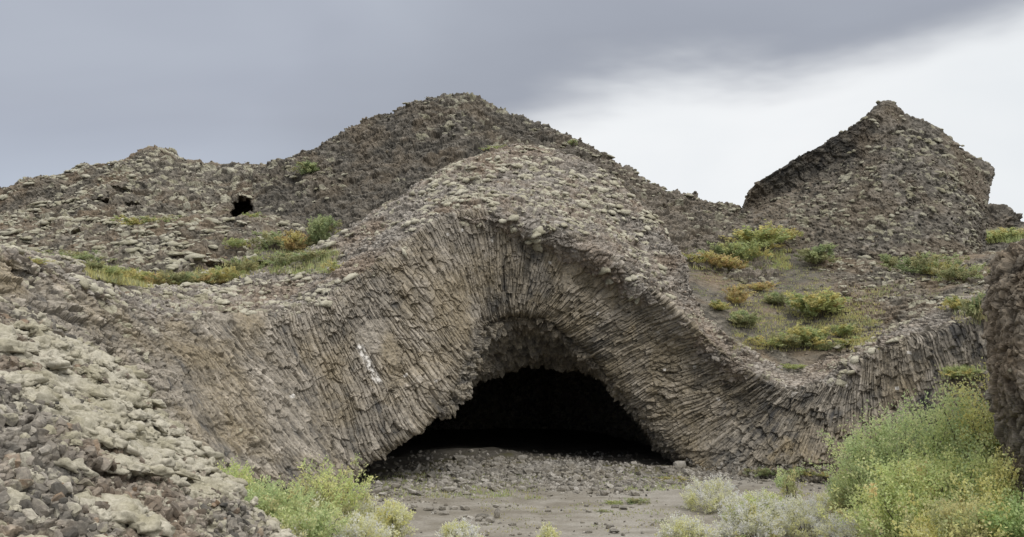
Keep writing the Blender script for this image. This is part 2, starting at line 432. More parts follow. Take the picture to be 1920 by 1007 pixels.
# --- the folded outcrop: face of columns
q = np.arange(nA) - 1
over = np.interp(q, [0, 6, 8, 11, 13, 16, 18, 23], [0, -.15, -.15, .15, .40, .38, .08, 0])     # rim overhangs to the right of the crown
def face_row(f, bul):
    P = A_R * (1 - f) + A_B * f
    P[:, 1] += bul; return P
top_in = A_R + np.array([0, 1.6, -.15])
lip_in = A_B + np.array([0, .9, .25])
G = [top_in, A_R, face_row(.04, over * .25), face_row(.22, over), face_row(.6, over * .5 - .25), A_B, lip_in]
XF = loft(G, ANG * .5, ANG * .62)
NF = flip_to(normals(XF), XF); keep_base(XF)
d, tone, _ = column_disp(XF, w=.115, seed=3, amp=.13, ledge=.22, seglen=1.1)
dr, tr, mr_ = rubble_disp(XF, NF, seed=8, size=.42, amp=.2, big=.3, moss_amt=.30, moss_size=.6)
ppx = (XF[..., 0] / XF[..., 1]) * FPX + 960
left = 1 - sstep(230, 430, ppx + 60 * fbm(XF / 2.5, 2, 5))            # broken ground at the left end
ruin = np.maximum(left * .85, .75 * sstep(.34, .5, fbm(XF / 2.1, 3, 91)))
d = d * (1 - ruin) + dr * ruin; tone = tone * (1 - ruin) + tr * ruin
stainF = sstep(.05, .45, fbm(XF / 2.6, 3, 33)) * .75 * sstep(820, 1000, ppx)
ppy = 503.5 - FPX * np.tan(np.arctan((XF[..., 2] - CAMH) / XF[..., 1]) - PITCH)
def near_px(x, y):
    e = (ppx - x) ** 2 + (ppy - y) ** 2; return XF.reshape(-1, 3)[e.ravel().argmin()]
def blob(x, y, rx, ry, rot, nzs=.35):
    """ragged patch on the face centred on the spot seen at (x, y); sizes in photo pixels at that distance"""
    c = near_px(x, y); k_ = c[1] / FPX; D = (XF - c) / k_; a = math.radians(rot)
    e = np.hypot((D[..., 0] * math.cos(a) - D[..., 2] * math.sin(a)) / rx, (D[..., 0] * math.sin(a) + D[..., 2] * math.cos(a)) / ry)
    return 1 - sstep(.85, 1.0, e + nzs * vnoise(XF / .45, 401))
flake = np.maximum(blob(725, 648, 78, 26, 50, .8), np.maximum(blob(1000, 425, 55, 18, 8, .7), blob(470, 600, 60, 20, 20, .8)))
flake = np.maximum(flake, blob(1080, 505, 40, 12, -40, .7))
d = d * (1 - .75 * flake) + flake * (.10 + .05 * vnoise(XF / .18, 402) + .03 * vnoise(XF / .07, 403)); tone = tone * (1 - .6 * flake) + .36 * flake
pA, pB = near_px(676, 655), near_px(710, 714)
ab = pB - pA; tt = np.clip(((XF - pA) @ ab) / (ab @ ab), 0, 1)
dd = np.linalg.norm(XF - pA - tt[..., None] * ab, axis=-1)
wht = (1 - sstep(.07, .17, dd + .06 * vnoise(XF / .16, 77)))
rgt = sstep(830, 960, ppx + 50 * fbm(XF / 1.5, 2, 404))
tone = tone - .28 * sstep(.08, .42, fbm(XF / 1.1, 3, 405)) * (.35 + .65 * rgt) * (1 - left)
tone = tone + .07 * (1 - rgt) + .08 * rgt * sstep(1420, 1250, ppx)
wht = np.maximum(wht, (hsh(np.floor(XF[..., 0] / .12), np.floor(XF[..., 2] / .12), seed=5) > .9985) * sstep(.2, 0, left) * .8)
outcrop = empty('cave_outcrop', tuple(at(960, 880, 37) * np.array([1, 1, 0])))
mb = MB(); VF = finish(mb, XF, NF, d, tone, mr_ * ruin, wht, stainF)
PARTS = []
def part(mb, name, mat, root):
    o = mb.build(name, mat); o.parent = root; o.matrix_parent_inverse = root.matrix_world.inverted() if False else o.matrix_parent_inverse
    o.location = tuple(-np.array(root.location)); return o
face_o = part(mb, 'column_face', M_FACE, outcrop)

# --- its stony back
B_3 = B_2 + np.stack([np.interp(q, [0, 6, 10, 12, 14, 23], [-.5, -2, -1.5, .5, 1.0, .3]), np.interp(q, [0, 8, 14, 16, 23], [3, 5, 4, 3, 3.]),
                      np.interp(q, [0, 5, 8, 14, 16, 23], [-1.0, -1.5, -3, -3, -.9, -.9])], -1)
G = [A_R + np.array([0, .9, -1.1]), A_R + np.array([0, .05, -.06]), A_R * .9 + B_1 * .1 + np.array([0, 0, .03]), B_1, B_2, B_3]
XB = loft(G, ANG * .75, ANG * .75)
NB = flip_to(normals(XB), XB); keep_base(XB)
bx_ = (XB[..., 0] / XB[..., 1]) * FPX + 960
dB, tB, mB = rubble_disp(XB, NB, seed=21, size=.27, amp=.13, big=.28, moss_amt=.30, moss_size=.55, moss_up=.4)
tB = tB + .5 * np.exp(-((bx_ - 1480 + 40 * vnoise(XB / 1.1, 9)) / 55) ** 2)
mb = MB(); VB = finish(mb, XB, NB, dB, tB + .12, mB)
bx = (XB[..., 0] / XB[..., 1]) * FPX + 960
one = np.ones_like(dB); mm = sstep(-.1, .3, fbm(XB / 3.0, 3, 300) + .25 * sstep(1350, 1150, bx) * sstep(700, 900, bx) + .12)
strew(mb, VB, NB, 9000, (.07, .26), one, 301, 1500, (.16, .58), mm * (.25 + .75 * sstep(1400, 1150, bx)), tone=.56, rmin=4)
back_o = part(mb, 'stony_back', M_TOP, outcrop)

# --- the cave under it
C_0 = [(560, 945, 29), (664, 884, 32.3), (798, 790, 33.6), (872, 728, 34.8), (890, 650, 35.6), (915, 607, 37.3), (955, 592, 38), (983, 588, 38.2), (1018, 594, 38.4),
       (1060, 622, 38.5), (1122, 682, 38.7), (1188, 760, 38.7), (1245, 830, 38), (1345, 905, 35.8)]
C_1 = [(520, 930, 33), (600, 870, 36), (750, 780, 36.8), (850, 725, 37), (896, 680, 38.6), (915, 652, 40), (950, 640, 41), (1000, 636, 41.5), (1045, 650, 41.5),
       (1092, 678, 41.5), (1140, 716, 41.5), (1196, 775, 41.8), (1256, 850, 41), (1310, 905, 38.5)]
C_2 = [(500, 905, 42), (590, 860, 42), (710, 770, 42), (852, 748, 41), (890, 718, 42), (925, 700, 43), (960, 686, 44), (1010, 681, 44.5), (1062, 688, 44.5),
       (1108, 698, 44.5), (1150, 728, 45), (1196, 786, 46), (1250, 858, 45), (1290, 900, 42)]
C_3 = [(550, 900, 54), (620, 860, 54), (700, 770, 54), (800, 700, 54), (870, 660, 54), (920, 640, 54), (960, 630, 55), (1010, 630, 55), (1060, 650, 55),
       (1100, 690, 55), (1140, 740, 54), (1180, 800, 53), (1210, 850, 52), (1230, 890, 52)]
C_4 = [(940 + (p[0] - 940) * .6, 800 + (p[1] - 800) * .6 if p[1] < 800 else p[1] + 5, 63) for p in C_3]
C_5 = [(940, 830, 66)] * len(C_3)
C_1 = [(x_, y_, z_ - 1.3 * (4 <= n_ <= 10)) for n_, (x_, y_, z_) in enumerate(C_1)]; C_2 = [(x_, y_, z_ - 2.2 * (4 <= n_ <= 10)) for n_, (x_, y_, z_) in enumerate(C_2)]
G = [np.array([at(*p) for p in L]) for L in (C_0, C_1, C_2, C_3, C_4, C_5)]
for g_ in G[1:]: g_[0, 2] = min(g_[0, 2], -.6); g_[-1, 2] = min(g_[-1, 2], -.6)
pre = G[0] - np.array([.4, 0, 0]); pre[:, 1] = 0; pre[:, 2] -= 1.0; pre /= np.linalg.norm(pre, axis=1)[:, None]
G = [G[0] + pre * .8 + np.array([0, .35, 0])] + G
XC = loft(G, ANG * .8, ANG * .8); NC = normals(XC)
cen = np.array([0.5, 48, 1.5]); NC = NC * np.sign((NC * (cen - XC)).sum(-1).mean())
dC, tC, _ = rubble_disp(XC, NC, seed=41, size=.26, amp=.26, big=.22, moss_amt=-1, an=(1, .8, 1.1), hang=.6)
kc = np.linspace(0, 1, XC.shape[0])[:, None] * XC.shape[0]
depth_ = XC[..., 1] + .25 * vnoise(XC / .5, 45)
dC = dC + .22 * (np.floor(depth_ / .8) * .8 - depth_ + .4) + .10 * (hsh(np.floor(XC[..., 0] / .22), np.floor(depth_ / .5), seed=46) - .5)
ed = sstep(0, .05, np.linspace(0, 1, XC.shape[0]))[:, None]
mb = MB(); finish(mb, XC, NC, dC * (.5 + .5 * ed), tC); part(mb, 'cave_chamber', M_CAVE, outcrop)
tag(outcrop, 'folded basalt outcrop of fanned columns arching over the dark cave mouth', 'rock outcrop')

# --- hills behind
def hill(name, rows, mat, seed, drop=(0, 6, -4), step=1.0, **kw):
    G = [np.array([at(*p) for p in L]) for L in rows]
    G = [G[0] + np.array(drop)] + G
    X = loft(G, ANG * step, ANG * step); N = flip_to(normals(X), X); keep_base(X)
    return X, N

E = [[(480, 322, 66), (545, 300, 66), (600, 278, 66), (660, 240, 67), (740, 207, 68), (800, 184, 68), (880, 187, 68), (960, 220, 67), (1060, 262, 64), (1180, 325, 61), (1290, 370, 58), (1395, 397, 57), (1460, 410, 57)],
     [(475, 380, 60), (540, 370, 60), (595, 350, 60), (660, 320, 61), (740, 290, 61), (810, 260, 61.5), (890, 240, 62), (965, 255, 62), (1060, 280, 60), (1170, 345, 57), (1285, 395, 55), (1390, 415, 54.5), (1460, 425, 55)],
     [(470, 430, 54), (540, 430, 54), (600, 420, 54), (665, 400, 54), (740, 370, 54), (815, 330, 55), (895, 300, 56), (970, 290, 57), (1060, 310, 56), (1160, 385, 52), (1280, 430, 51.5), (1385, 440, 52), (1460, 445, 53)],
     [(465, 500, 45), (545, 500, 45), (610, 490, 45), (670, 470, 46), (745, 430, 47), (820, 390, 48), (900, 350, 50), (975, 330, 52), (1060, 380, 51), (1160, 470, 47), (1270, 560, 44), (1380, 550, 45.5), (1460, 540, 46.5)]]
X, N = hill('dome', E, M_DARK, 51)
dE, tE, mE = rubble_disp(X, N, seed=51, size=.38, amp=.25, big=.5, moss_amt=.24, moss_size=.8, moss_up=.55, hang=.75, an=(1, 1, 1.2))
px_ = (X[..., 0] / X[..., 1]) * FPX + 960
rr = sstep(1000, 1200, px_)
mb = MB(); V = finish(mb, X, N, dE, tE + .30 * rr, mE, None, rr * .35)
kk = np.linspace(0, 1, X.shape[0])[:, None] + 0 * dE
strew(mb, V, N, 2200, (.10, .32), .25 + sstep(.5, .2, kk), 303, 1000, (.15, .55), sstep(.0, .3, fbm(X / 4, 3, 305) + .55 * sstep(.45, .1, kk) + .3 * rr - .1), tone=.45)
tag(mb.build('hill_dome', M_DARK), kind='structure')

D = [[(-450, 420, 66), (-80, 385, 68), (0, 362, 68), (80, 335, 68), (160, 314, 68), (240, 302, 69), (300, 284, 70), (360, 303, 70), (430, 317, 69), (500, 318, 68), (570, 312, 67)],
     [(-450, 445, 61), (-80, 420, 62), (0, 405, 62), (80, 385, 62), (160, 365, 62), (240, 350, 62.5), (300, 345, 63), (360, 355, 63), (430, 370, 62), (500, 375, 61), (570, 370, 61)],
     [(-450, 455, 57), (-80, 440, 57), (0, 432, 57), (80, 425, 57), (160, 420, 57), (240, 415, 57.5), (300, 412, 58), (360, 410, 58), (430, 408, 58), (500, 405, 57), (570, 405, 57)],
     [(-450, 465, 54), (-80, 450, 54), (0, 445, 54), (80, 438, 54), (160, 430, 54), (240, 424, 54), (300, 420, 54), (360, 416, 54), (430, 416, 54), (500, 420, 54), (570, 430, 54)],
     [(-450, 485, 48), (-80, 480, 48), (0, 480, 48), (80, 478, 48), (160, 475, 48), (240, 472, 48), (300, 468, 48), (360, 465, 48), (430, 470, 48), (500, 480, 48), (570, 480, 48)],
     [(-450, 510, 43), (-80, 510, 43), (0, 510, 43), (80, 510, 43), (160, 512, 43), (240, 525, 43), (300, 532, 43), (360, 533, 43), (430, 528, 43), (500, 516, 44), (570, 510, 45)],
     [(-450, 560, 39), (-80, 560, 39), (0, 560, 39), (80, 560, 39), (160, 560, 39), (240, 565, 39.5), (300, 570, 40), (360, 570, 40.5), (430, 565, 41), (500, 550, 42), (570, 540, 43)]]
X, N = hill('left', D, M_TOP, 61)
dD, tD, mD = rubble_disp(X, N, seed=61, size=.42, amp=.2, big=.6, moss_amt=.38, moss_size=.9, moss_up=.3, hang=.7, an=(.9, .9, 1.3))
def hole(X, px, py, rx, ry, depth):
    ax = (X[..., 0] / X[..., 1]) * FPX + 960
    k = (X[..., 2] - CAMH) / X[..., 1]
    ay = 503.5 - FPX * np.tan(np.arctan(k) - PITCH)
    e = np.sqrt(((ax - px) / rx) ** 2 + ((ay - py) / ry) ** 2)
    return depth * (1 - sstep(.72, 1.0, e + .16 * vnoise(X / .7, 3) + .10 * vnoise(X / .25, 4)))
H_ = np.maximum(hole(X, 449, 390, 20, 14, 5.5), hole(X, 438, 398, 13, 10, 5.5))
H2 = hole(X, 172, 379, 20, 5, .9) + hole(X, 213, 357, 22, 4, .8) + hole(X, 236, 380, 16, 3, .7) + hole(X, 120, 440, 26, 4, .7) + hole(X, 400, 497, 40, 5, .7)
dv_ = ray(451, 391); dv_ = dv_ / np.linalg.norm(dv_)
X2 = X + H_[..., None] * dv_ + H2[..., None] * np.array([0, 1, -.1])
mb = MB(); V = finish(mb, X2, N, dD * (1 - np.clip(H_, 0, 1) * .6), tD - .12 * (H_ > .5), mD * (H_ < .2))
nh = (H_ < .05) * 1.0; kk = np.linspace(0, 1, X.shape[0])[:, None] + 0 * dD
strew(mb, V, N, 6000, (.09, .36), nh, 311, 1900, (.15, .7), nh * sstep(-.05, .3, fbm(X / 5, 3, 313) + .35 * sstep(.25, .6, kk) - .05), tone=.5, wide=1.25)
tag(mb.build('hill_slope', M_HILL), kind='structure')

Fg = [[(1270, 465, 51), (1350, 475, 51), (1430, 470, 52), (1500, 468, 52), (1580, 470, 52), (1660, 470, 52), (1740, 470, 52), (1820, 472, 52), (1900, 470, 52), (2000, 465, 52), (2400, 453, 51)],
      [(1280, 490, 48), (1360, 510, 47.5), (1430, 515, 48), (1500, 512, 48), (1580, 508, 48), (1660, 505, 48), (1740, 500, 47.5), (1820, 495, 47), (1900, 490, 46), (2000, 480, 45), (2400, 468, 44)],
      [(1290, 520, 45), (1360, 545, 44.5), (1430, 570, 44), (1500, 575, 44), (1580, 565, 44), (1660, 545, 44), (1740, 540, 43.5), (1820, 530, 43), (1900, 520, 42), (2000, 510, 41), (2400, 498, 40)],
      [(1290, 560, 42), (1350, 590, 41.5), (1420, 640, 40), (1500, 655, 40), (1580, 640, 40), (1660, 605, 40.5), (1740, 580, 40), (1820, 565, 39), (1900, 550, 38), (2000, 540, 37), (2400, 528, 36)],
      [(1270, 600, 40), (1340, 640, 39.5), (1420, 690, 38), (1500, 716, 37.2), (1580, 705, 37.2), (1660, 660, 37.5), (1740, 630, 37), (1820, 610, 35.5), (1900, 595, 34.5), (2000, 580, 33), (2400, 568, 32)]]
X, N = hill('right', Fg, M_TOP, 71, drop=(0, 9, .4))
dF, tF, mF = rubble_disp(X, N, seed=71, size=.34, amp=.13, big=.4, moss_amt=.30, moss_size=.6, moss_up=.1)
px_ = (X[..., 0] / X[..., 1]) * FPX + 960
bare = sstep(-.05, .25, fbm(X / 3.5, 3, 78) + .5 * sstep(1620, 1480, px_) - .1)
mb = MB(); V = finish(mb, X, N, dF * (1 - .75 * bare), tF * (1 - .5 * bare) + .16 * bare, mF * (1 - bare))
strew(mb, V, N, 5500, (.07, .28), .12 + 1 - bare, 321, 700, (.12, .4), (1 - bare) * sstep(-.1, .3, fbm(X / 3, 3, 323) + .1), tone=.5)
tag(mb.build('hill_basin', M_HILL), kind='structure')

# --- crag on the right
cb = [(1385, 455, 52), (1420, 472, 51.5), (1470, 482, 51), (1530, 484, 50.5), (1580, 484, 50), (1640, 484, 49.5), (1700, 484, 49.5), (1760, 484, 49.5), (1800, 484, 50), (1828, 482, 51), (1838, 478, 53), (1832, 478, 58)]
ct = [(1391, 396, 55), (1410, 354, 55.5), (1470, 313, 56), (1515, 285, 56.3), (1575, 252, 56.5), (1630, 222, 56.5), (1668, 198, 57), (1704, 219, 57), (1765, 241, 57), (1816, 284, 57), (1850, 308, 57), (1838, 335, 62)]
rows = [ct]
dep = [.6, 1.6, 1.8, 1.7, 1.4, .8, .2, 0, 0, 0, 0, 0]
rows.append([(t[0] + (b[0] - t[0]) * .14, t[1] + (b[1] - t[1]) * .20 + 4, t[2] + (b[2] - t[2]) * .2 + dp) for t, b, dp in zip(ct, cb, dep)])
rows.append([(t[0] + (b[0] - t[0]) * .42, t[1] + (b[1] - t[1]) * .5, t[2] + (b[2] - t[2]) * .5 + dp * .3) for t, b, dp in zip(ct, cb, dep)])
rows[1][10] = (1841, 360, 55.5); rows[2][10] = (1839, 410, 54.3)
rows.append([(t[0] + (b[0] - t[0]) * .75, t[1] + (b[1] - t[1]) * .78, t[2] + (b[2] - t[2]) * .74 - .3) for t, b, dp in zip(ct, cb, dep)])
rows[3][10] = (1838, 450, 53.4)
rows.append(cb); rows.append([(x_, y_ + 45, z_ - .5) for x_, y_, z_ in cb])
X, N = hill('crag', rows, M_DARK, 81, drop=(0, 5, -2.5))
dG, tG, mG = rubble_disp(X, N, seed=81, size=.36, amp=.14, big=.22, moss_amt=.33, moss_size=.75, moss_up=.2, hang=.55, an=(1, 1, 1.1))
k = (np.linspace(0, 1, X.shape[0])[:, None] + 0 * X[..., 0])
px_ = (X[..., 0] / X[..., 1]) * FPX + 960
zz = X[..., 2]
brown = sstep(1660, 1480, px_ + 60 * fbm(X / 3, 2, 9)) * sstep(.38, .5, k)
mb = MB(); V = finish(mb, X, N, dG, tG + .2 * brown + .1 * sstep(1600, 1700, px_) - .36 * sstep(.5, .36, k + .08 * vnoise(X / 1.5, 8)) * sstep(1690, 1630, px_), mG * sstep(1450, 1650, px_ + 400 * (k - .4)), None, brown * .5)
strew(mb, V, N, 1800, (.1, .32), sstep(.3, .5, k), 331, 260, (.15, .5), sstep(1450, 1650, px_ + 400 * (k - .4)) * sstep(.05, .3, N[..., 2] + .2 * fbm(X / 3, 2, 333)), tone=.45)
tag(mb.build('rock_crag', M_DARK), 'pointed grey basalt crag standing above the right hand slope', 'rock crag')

# --- far crag and grassy shelf at the right edge
J = [[(1825, 430, 95), (1840, 400, 95), (1852, 389, 95), (1880, 384, 95), (1900, 402, 95), (1915, 432, 95), (1945, 440, 95)],
     [(1825, 445, 92), (1838, 430, 92), (1850, 425, 92), (1880, 420, 91), (1905, 425, 92), (1925, 442, 92), (1955, 446, 92)],
     [(1825, 470, 90), (1838, 465, 90), (1850, 465, 90), (1880, 465, 89), (1905, 465, 90), (1935, 465, 90), (1965, 465, 90)]]
X, N = hill('far', J, M_DARK, 86)
dj, tj, mj = rubble_disp(X, N, seed=86, size=.9, amp=.4, big=.7, moss_amt=.1, moss_size=1.2)
mb = MB(); finish(mb, X, N, dj, tj - .1, mj)
tag(mb.build('rock_knoll', M_DARK), 'small dark rock knoll far off behind the crag at the right edge', 'rock knoll')
S = [[(1780, 442, 80), (1850, 436, 80), (1885, 431, 79), (1920, 427, 78), (2000, 420, 78), (2400, 410, 78)],
     [(1780, 462, 70), (1850, 458, 69), (1885, 455, 68), (1920, 452, 67), (2000, 445, 66), (2400, 435, 66)],
     [(1780, 510, 64), (1850, 506, 62), (1885, 500, 61), (1920, 497, 60), (2000, 490, 60), (2400, 480, 60)]]
X, N = hill('shelf', S, M_DARK, 88, drop=(0, 12, -1))
dj, tj, mj = rubble_disp(X, N, seed=88, size=.5, amp=.25, big=.4, moss_amt=.3, moss_size=1.0)
mb = MB(); finish(mb, X, N, dj, tj + .05, mj)
tag(mb.build('hill_shelf', M_DARK), kind='structure')

# --- near rocks: left slope and right pillar
Hs = [[(-520, 500, 17), (-120, 540, 17), (-20, 565, 17), (60, 595, 17), (190, 674, 17), (270, 737, 17), (340, 832, 16.5), (400, 892, 16), (450, 962, 15.5), (540, 1050, 15)],
      [(-540, 600, 14.5), (-120, 630, 14.5), (-30, 650, 14.5), (40, 685, 14.5), (150, 760, 14.5), (230, 820, 14.5), (310, 890, 14.3), (370, 950, 14), (430, 1000, 13.8), (520, 1070, 13.6)],
      [(-580, 720, 11.5), (-130, 750, 11.5), (-50, 770, 11.5), (20, 800, 11.5), (110, 860, 11.5), (190, 910, 12), (280, 960, 12), (350, 1000, 12), (420, 1040, 12.2), (510, 1090, 12.4)],
      [(-700, 1050, 8), (-160, 1050, 8), (-80, 1050, 8), (0, 1060, 8), (80, 1070, 8.3), (170, 1070, 9), (260, 1080, 9.5), (340, 1090, 10), (420, 1100, 10.5), (510, 1130, 11)]]
X, N = hill('near', Hs, M_TOP, 95, drop=(.8, 1.9, -3.4), step=.7)
dH, tH, mH = rubble_disp(X, N, seed=95, size=.26, amp=.11, big=.25, moss_amt=.34, moss_size=.55, moss_up=.3)
M_NEAR = rock_mat('near_basalt', [(0.0389, 0.0375, 0.0349), (0.0944, 0.0885, 0.0787), (0.158, 0.1456, 0.1272), (0.2219, 0.2036, 0.178), (0.3087, 0.2891, 0.2563)],
                  (.26, .17, .10), .35, moss=((.37, .348, .292), (.27, .25, .185)), fine=14)
mb = MB(); VH = finish(mb, X, N, dH, tH, mH); XH, NH = X, N
kk = np.linspace(0, 1, X.shape[0])[:, None] + 0 * dH
mk = .8 * fbm(X * np.array([.3, .45, .9]), 3, 343) + .42 * sstep(.62, .4, kk) * sstep(.05, .14, kk) - .22
hx = (X[..., 0] / np.maximum(X[..., 1], 3)) * FPX + 960; inn = .12 + .88 * sstep(-260, -120, hx)
strew(mb, VH, NH, 9500, (.06, .32), inn, 341, 2300, (.12, .52), inn * (.02 + sstep(-.03, .2, mk)), fine=True, tone=.48, wide=1.3, rmin=3)
slope_o = mb.build('rock_slope', M_NEAR)
tag(slope_o, 'near rock slope of small blocks and pale moss cushions filling the lower left', 'rock slope')

P_y = [1130, 1010, 900, 800, 700, 600, 530, 490, 474]
P_c = [1915, 1905, 1893, 1882, 1860, 1862, 1874, 1884, 1905]
rows = []
for y, c in zip(P_y, P_c):
    rows.append([(c + 60, y, 22.5), (c + 8, y, 20.6), (c, y, 19.2), (c + 22, y, 18.0), (c + 70, y - 6, 17.4), (c + 160, y - 12, 17), (c + 520, y - 20, 16)])
rows.append([(1960, 472, 22), (1950, 471, 21.2), (1945, 469, 20.5), (1950, 466, 20), (1980, 462, 20), (2060, 458, 20), (2420, 450, 19)])
G = np.array([[at(*p) for p in r] for r in rows[::-1]])
X = loft(G, ANG * .8, ANG * .8); N = normals(X)
N = N * np.sign((N * (np.array([0, 0, 4.]) - X)).sum(-1).mean()); keep_base(X)
dI, tI, mI = rubble_disp(X, N, seed=101, size=.28, amp=.15, big=.3, moss_amt=.05, moss_size=.5, hang=.5, an=(1.5, 1.5, .7))
mb = MB(); V = finish(mb, X, N, dI, tI, mI)
strew(mb, V, N, 350, (.06, .2), 1 + 0 * dI, 351, 0, tone=.45)
tag(mb.build('rock_pillar', M_HILL), 'near brown rock pillar cut off by the right edge behind the birches', 'rock pillar')

# ------------------------------------------------------------------ ground
gx = np.concatenate([np.linspace(-400, -24, 12, endpoint=False), np.arange(-24, 24, .09), np.linspace(24.1, 400, 12)])
gy = np.concatenate([np.linspace(-200, 12, 8, endpoint=False), np.arange(12, 44, .08), np.linspace(44.1, 70, 60), np.linspace(75, 600, 10)])
GX, GY = np.meshgrid(gx, gy)
def ground_z(x, y):
    P = np.stack([x, y, 0 * x], -1)
    z = .10 * fbm(P / 3.0, 3, 200) + .03 * fbm(P / .5, 2, 201)
    m = np.exp(-(((x + 1.2) / 4.0) ** 2 + ((y - 39.5) / 3.2) ** 2)) * .5 + np.exp(-(((x + 2.5) / 3.0) ** 2 + ((y - 44) / 4) ** 2)) * .35
    m = m + .25 * np.exp(-(((x - 4.5) / 4.5) ** 2 + ((y - 37) / 1.5) ** 2))
    return z + m * (1 + .25 * vnoise(P / .8, 203))
GZ = ground_z(GX, GY)
P = np.stack([GX, GY, GZ], -1)
nearm = ((np.abs(GX) < 26) & (GY > 10) & (GY < 72))
GZ = np.where(nearm, GZ, -.1); P[..., 2] = GZ
PATCHES.append((P[::3, ::3].reshape(-1, 3), grid_faces(*P[::3, ::3].shape[:2])))
gpx = GX / np.maximum(GY, 1) * FPX + 960
mound = np.exp(-(((GX + .2) / 5.5) ** 2 + ((GY - 36.5) / 3.0) ** 2)) + .6 * np.exp(-(((GX - 6.3) / 1.5) ** 2 + ((GY - 33.5) / 4) ** 2))
green = np.clip(sstep(.05, .35, fbm(P / 1.3, 3, 210) * .8 + mound * .55 - .25) * sstep(.12, .5, mound + .0 * GX), 0, 1)
path = np.exp(-((GX - np.interp(GY, [18, 24, 30, 34, 40], [1.5, 2.8, 4.5, 8, 12])) / (1.2)) ** 2)
floor_shade = sstep(33.5, 37, GY + .35 * GX * (GX < 0) * -1 + vnoise(P / 1.2, 212) * .8)  # shade under the cave roof, put into the floor colour
A = np.stack([np.clip(.5 + .4 * path + 0 * GX, 0, 1), green, mound, floor_shade], -1)
m, nt, b = newmat('sandy_ground'); g = NT(nt)
tc = g.n('ShaderNodeTexCoord').outputs['Object']
a = g.n('ShaderNodeAttribute', attribute_name='tone'); sep = g.n('ShaderNodeSeparateColor'); g.l(a.outputs['Color'], sep.inputs[0])
mp = g.n('ShaderNodeMapping'); mp.inputs['Scale'].default_value = (.8, 1.1, 1); g.l(tc, mp.inputs[0])
base = g.ramp(g.math('ADD', g.noise(mp.outputs[0], .8, 6, .62), g.math('MULTIPLY', sep.outputs[0], .34)), [(.35, (.115, .102, .082)), (.6, (.172, .157, .132)), (.85, (.255, .24, .215))])
base = g.mix(1.0, base, g.ramp(g.noise(tc, 14, 5, .7), [(.25, (.62, .62, .62)), (.5, (1, 1, 1)), (.75, (1.3, 1.3, 1.3))]), 'MULTIPLY')
gr = g.mix(g.noise(tc, 3, 3), (.10, .115, .035, 1), (.20, .18, .06, 1))
base = g.mix(g.math('MULTIPLY', sep.outputs[1], g.mr(g.noise(tc, 6, 5, .7), .35, .6)), base, gr)
shade_mix = g.math('MULTIPLY', a.outputs['Alpha'], .62)  # painted cave shade, carried in the alpha of tone
base = g.mix(shade_mix, base, g.mix(1.0, base, (.30, .29, .28, 1), 'MULTIPLY'))
g.l(base, b.inputs['Base Color']); b.inputs['Roughness'].default_value = .95; b.inputs['Specular IOR Level'].default_value = .15
bm = g.n('ShaderNodeBump'); bm.inputs['Strength'].default_value = .5; bm.inputs['Distance'].default_value = .03
g.l(g.noise(tc, 18, 6, .7), bm.inputs['Height']); g.l(bm.outputs[0], b.inputs['Normal'])
M_GROUND = m
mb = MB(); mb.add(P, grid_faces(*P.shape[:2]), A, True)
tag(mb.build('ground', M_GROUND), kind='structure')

# ------------------------------------------------------------------ plants
_V = np.concatenate([p[0] for p in PATCHES]); _o = np.cumsum([0] + [len(p[0]) for p in PATCHES])[:-1]
_F = np.concatenate([p[1] + o for p, o in zip(PATCHES, _o)])
BVH = BVHTree.FromPolygons([tuple(v) for v in _V.tolist()], [tuple(f) for f in _F.tolist()])
def spot(px, py):
    d_ = Vector(ray(px, py)).normalized(); h_ = BVH.ray_cast(Vector((0, 0, CAMH)), d_)
    return np.array(h_[0]) if h_[0] is not None else at_ground(px, py)

def leaf_material(name, trans=.35):
    m, nt, b = newmat(name); g = NT(nt)
    a = g.n('ShaderNodeAttribute', attribute_name='tone')
    tr = g.n('ShaderNodeBsdfTranslucent'); mx = g.n('ShaderNodeMixShader'); mx.inputs[0].default_value = trans
    g.l(a.outputs['Color'], b.inputs['Base Color']); g.l(a.outputs['Color'], tr.inputs[0])
    b.inputs['Roughness'].default_value = .6; b.inputs['Specular IOR Level'].default_value = .25
    g.l(b.outputs[0], mx.inputs[1]); g.l(tr.outputs[0], mx.inputs[2])
    g.l(mx.outputs[0], [n for n in nt.nodes if n.type == 'OUTPUT_MATERIAL'][0].inputs[0]); return m
M_LEAF = leaf_material('leaves', .5)
m, nt, b = newmat('twig_bark'); g = NT(nt)
tcw = g.n('ShaderNodeTexCoord').outputs['Object']
g.l(g.ramp(g.noise(tcw, 20, 4), [(.3, (.035, .028, .022)), (.7, (.10, .085, .07))]), b.inputs['Base Color']); b.inputs['Roughness'].default_value = .8
M_BARK = m

def tube(mb, pts, r0, r1, k=5, colr=None):
    pts = np.asarray(pts, float); n = len(pts)
    t = np.gradient(pts, axis=0); t /= np.maximum(np.linalg.norm(t, axis=1)[:, None], 1e-6)
    a = np.cross(t, np.array([.3, .9, .2])); a /= np.linalg.norm(a, axis=1)[:, None]; b_ = np.cross(t, a)
    an = np.arange(k) / k * 2 * np.pi; rr = np.linspace(r0, r1, n)[:, None, None]
    V = pts[:, None] + rr * (np.cos(an)[None, :, None] * a[:, None] + np.sin(an)[None, :, None] * b_[:, None])
    i = np.arange(n * k).reshape(n, k); j = np.roll(i, -1, 1)
    mb.add(V.reshape(-1, 3), np.stack([i[:-1], j[:-1], j[1:], i[1:]], -1).reshape(-1, 4), None if colr is None else np.tile(np.append(colr, 1), (n * k, 1)), True)

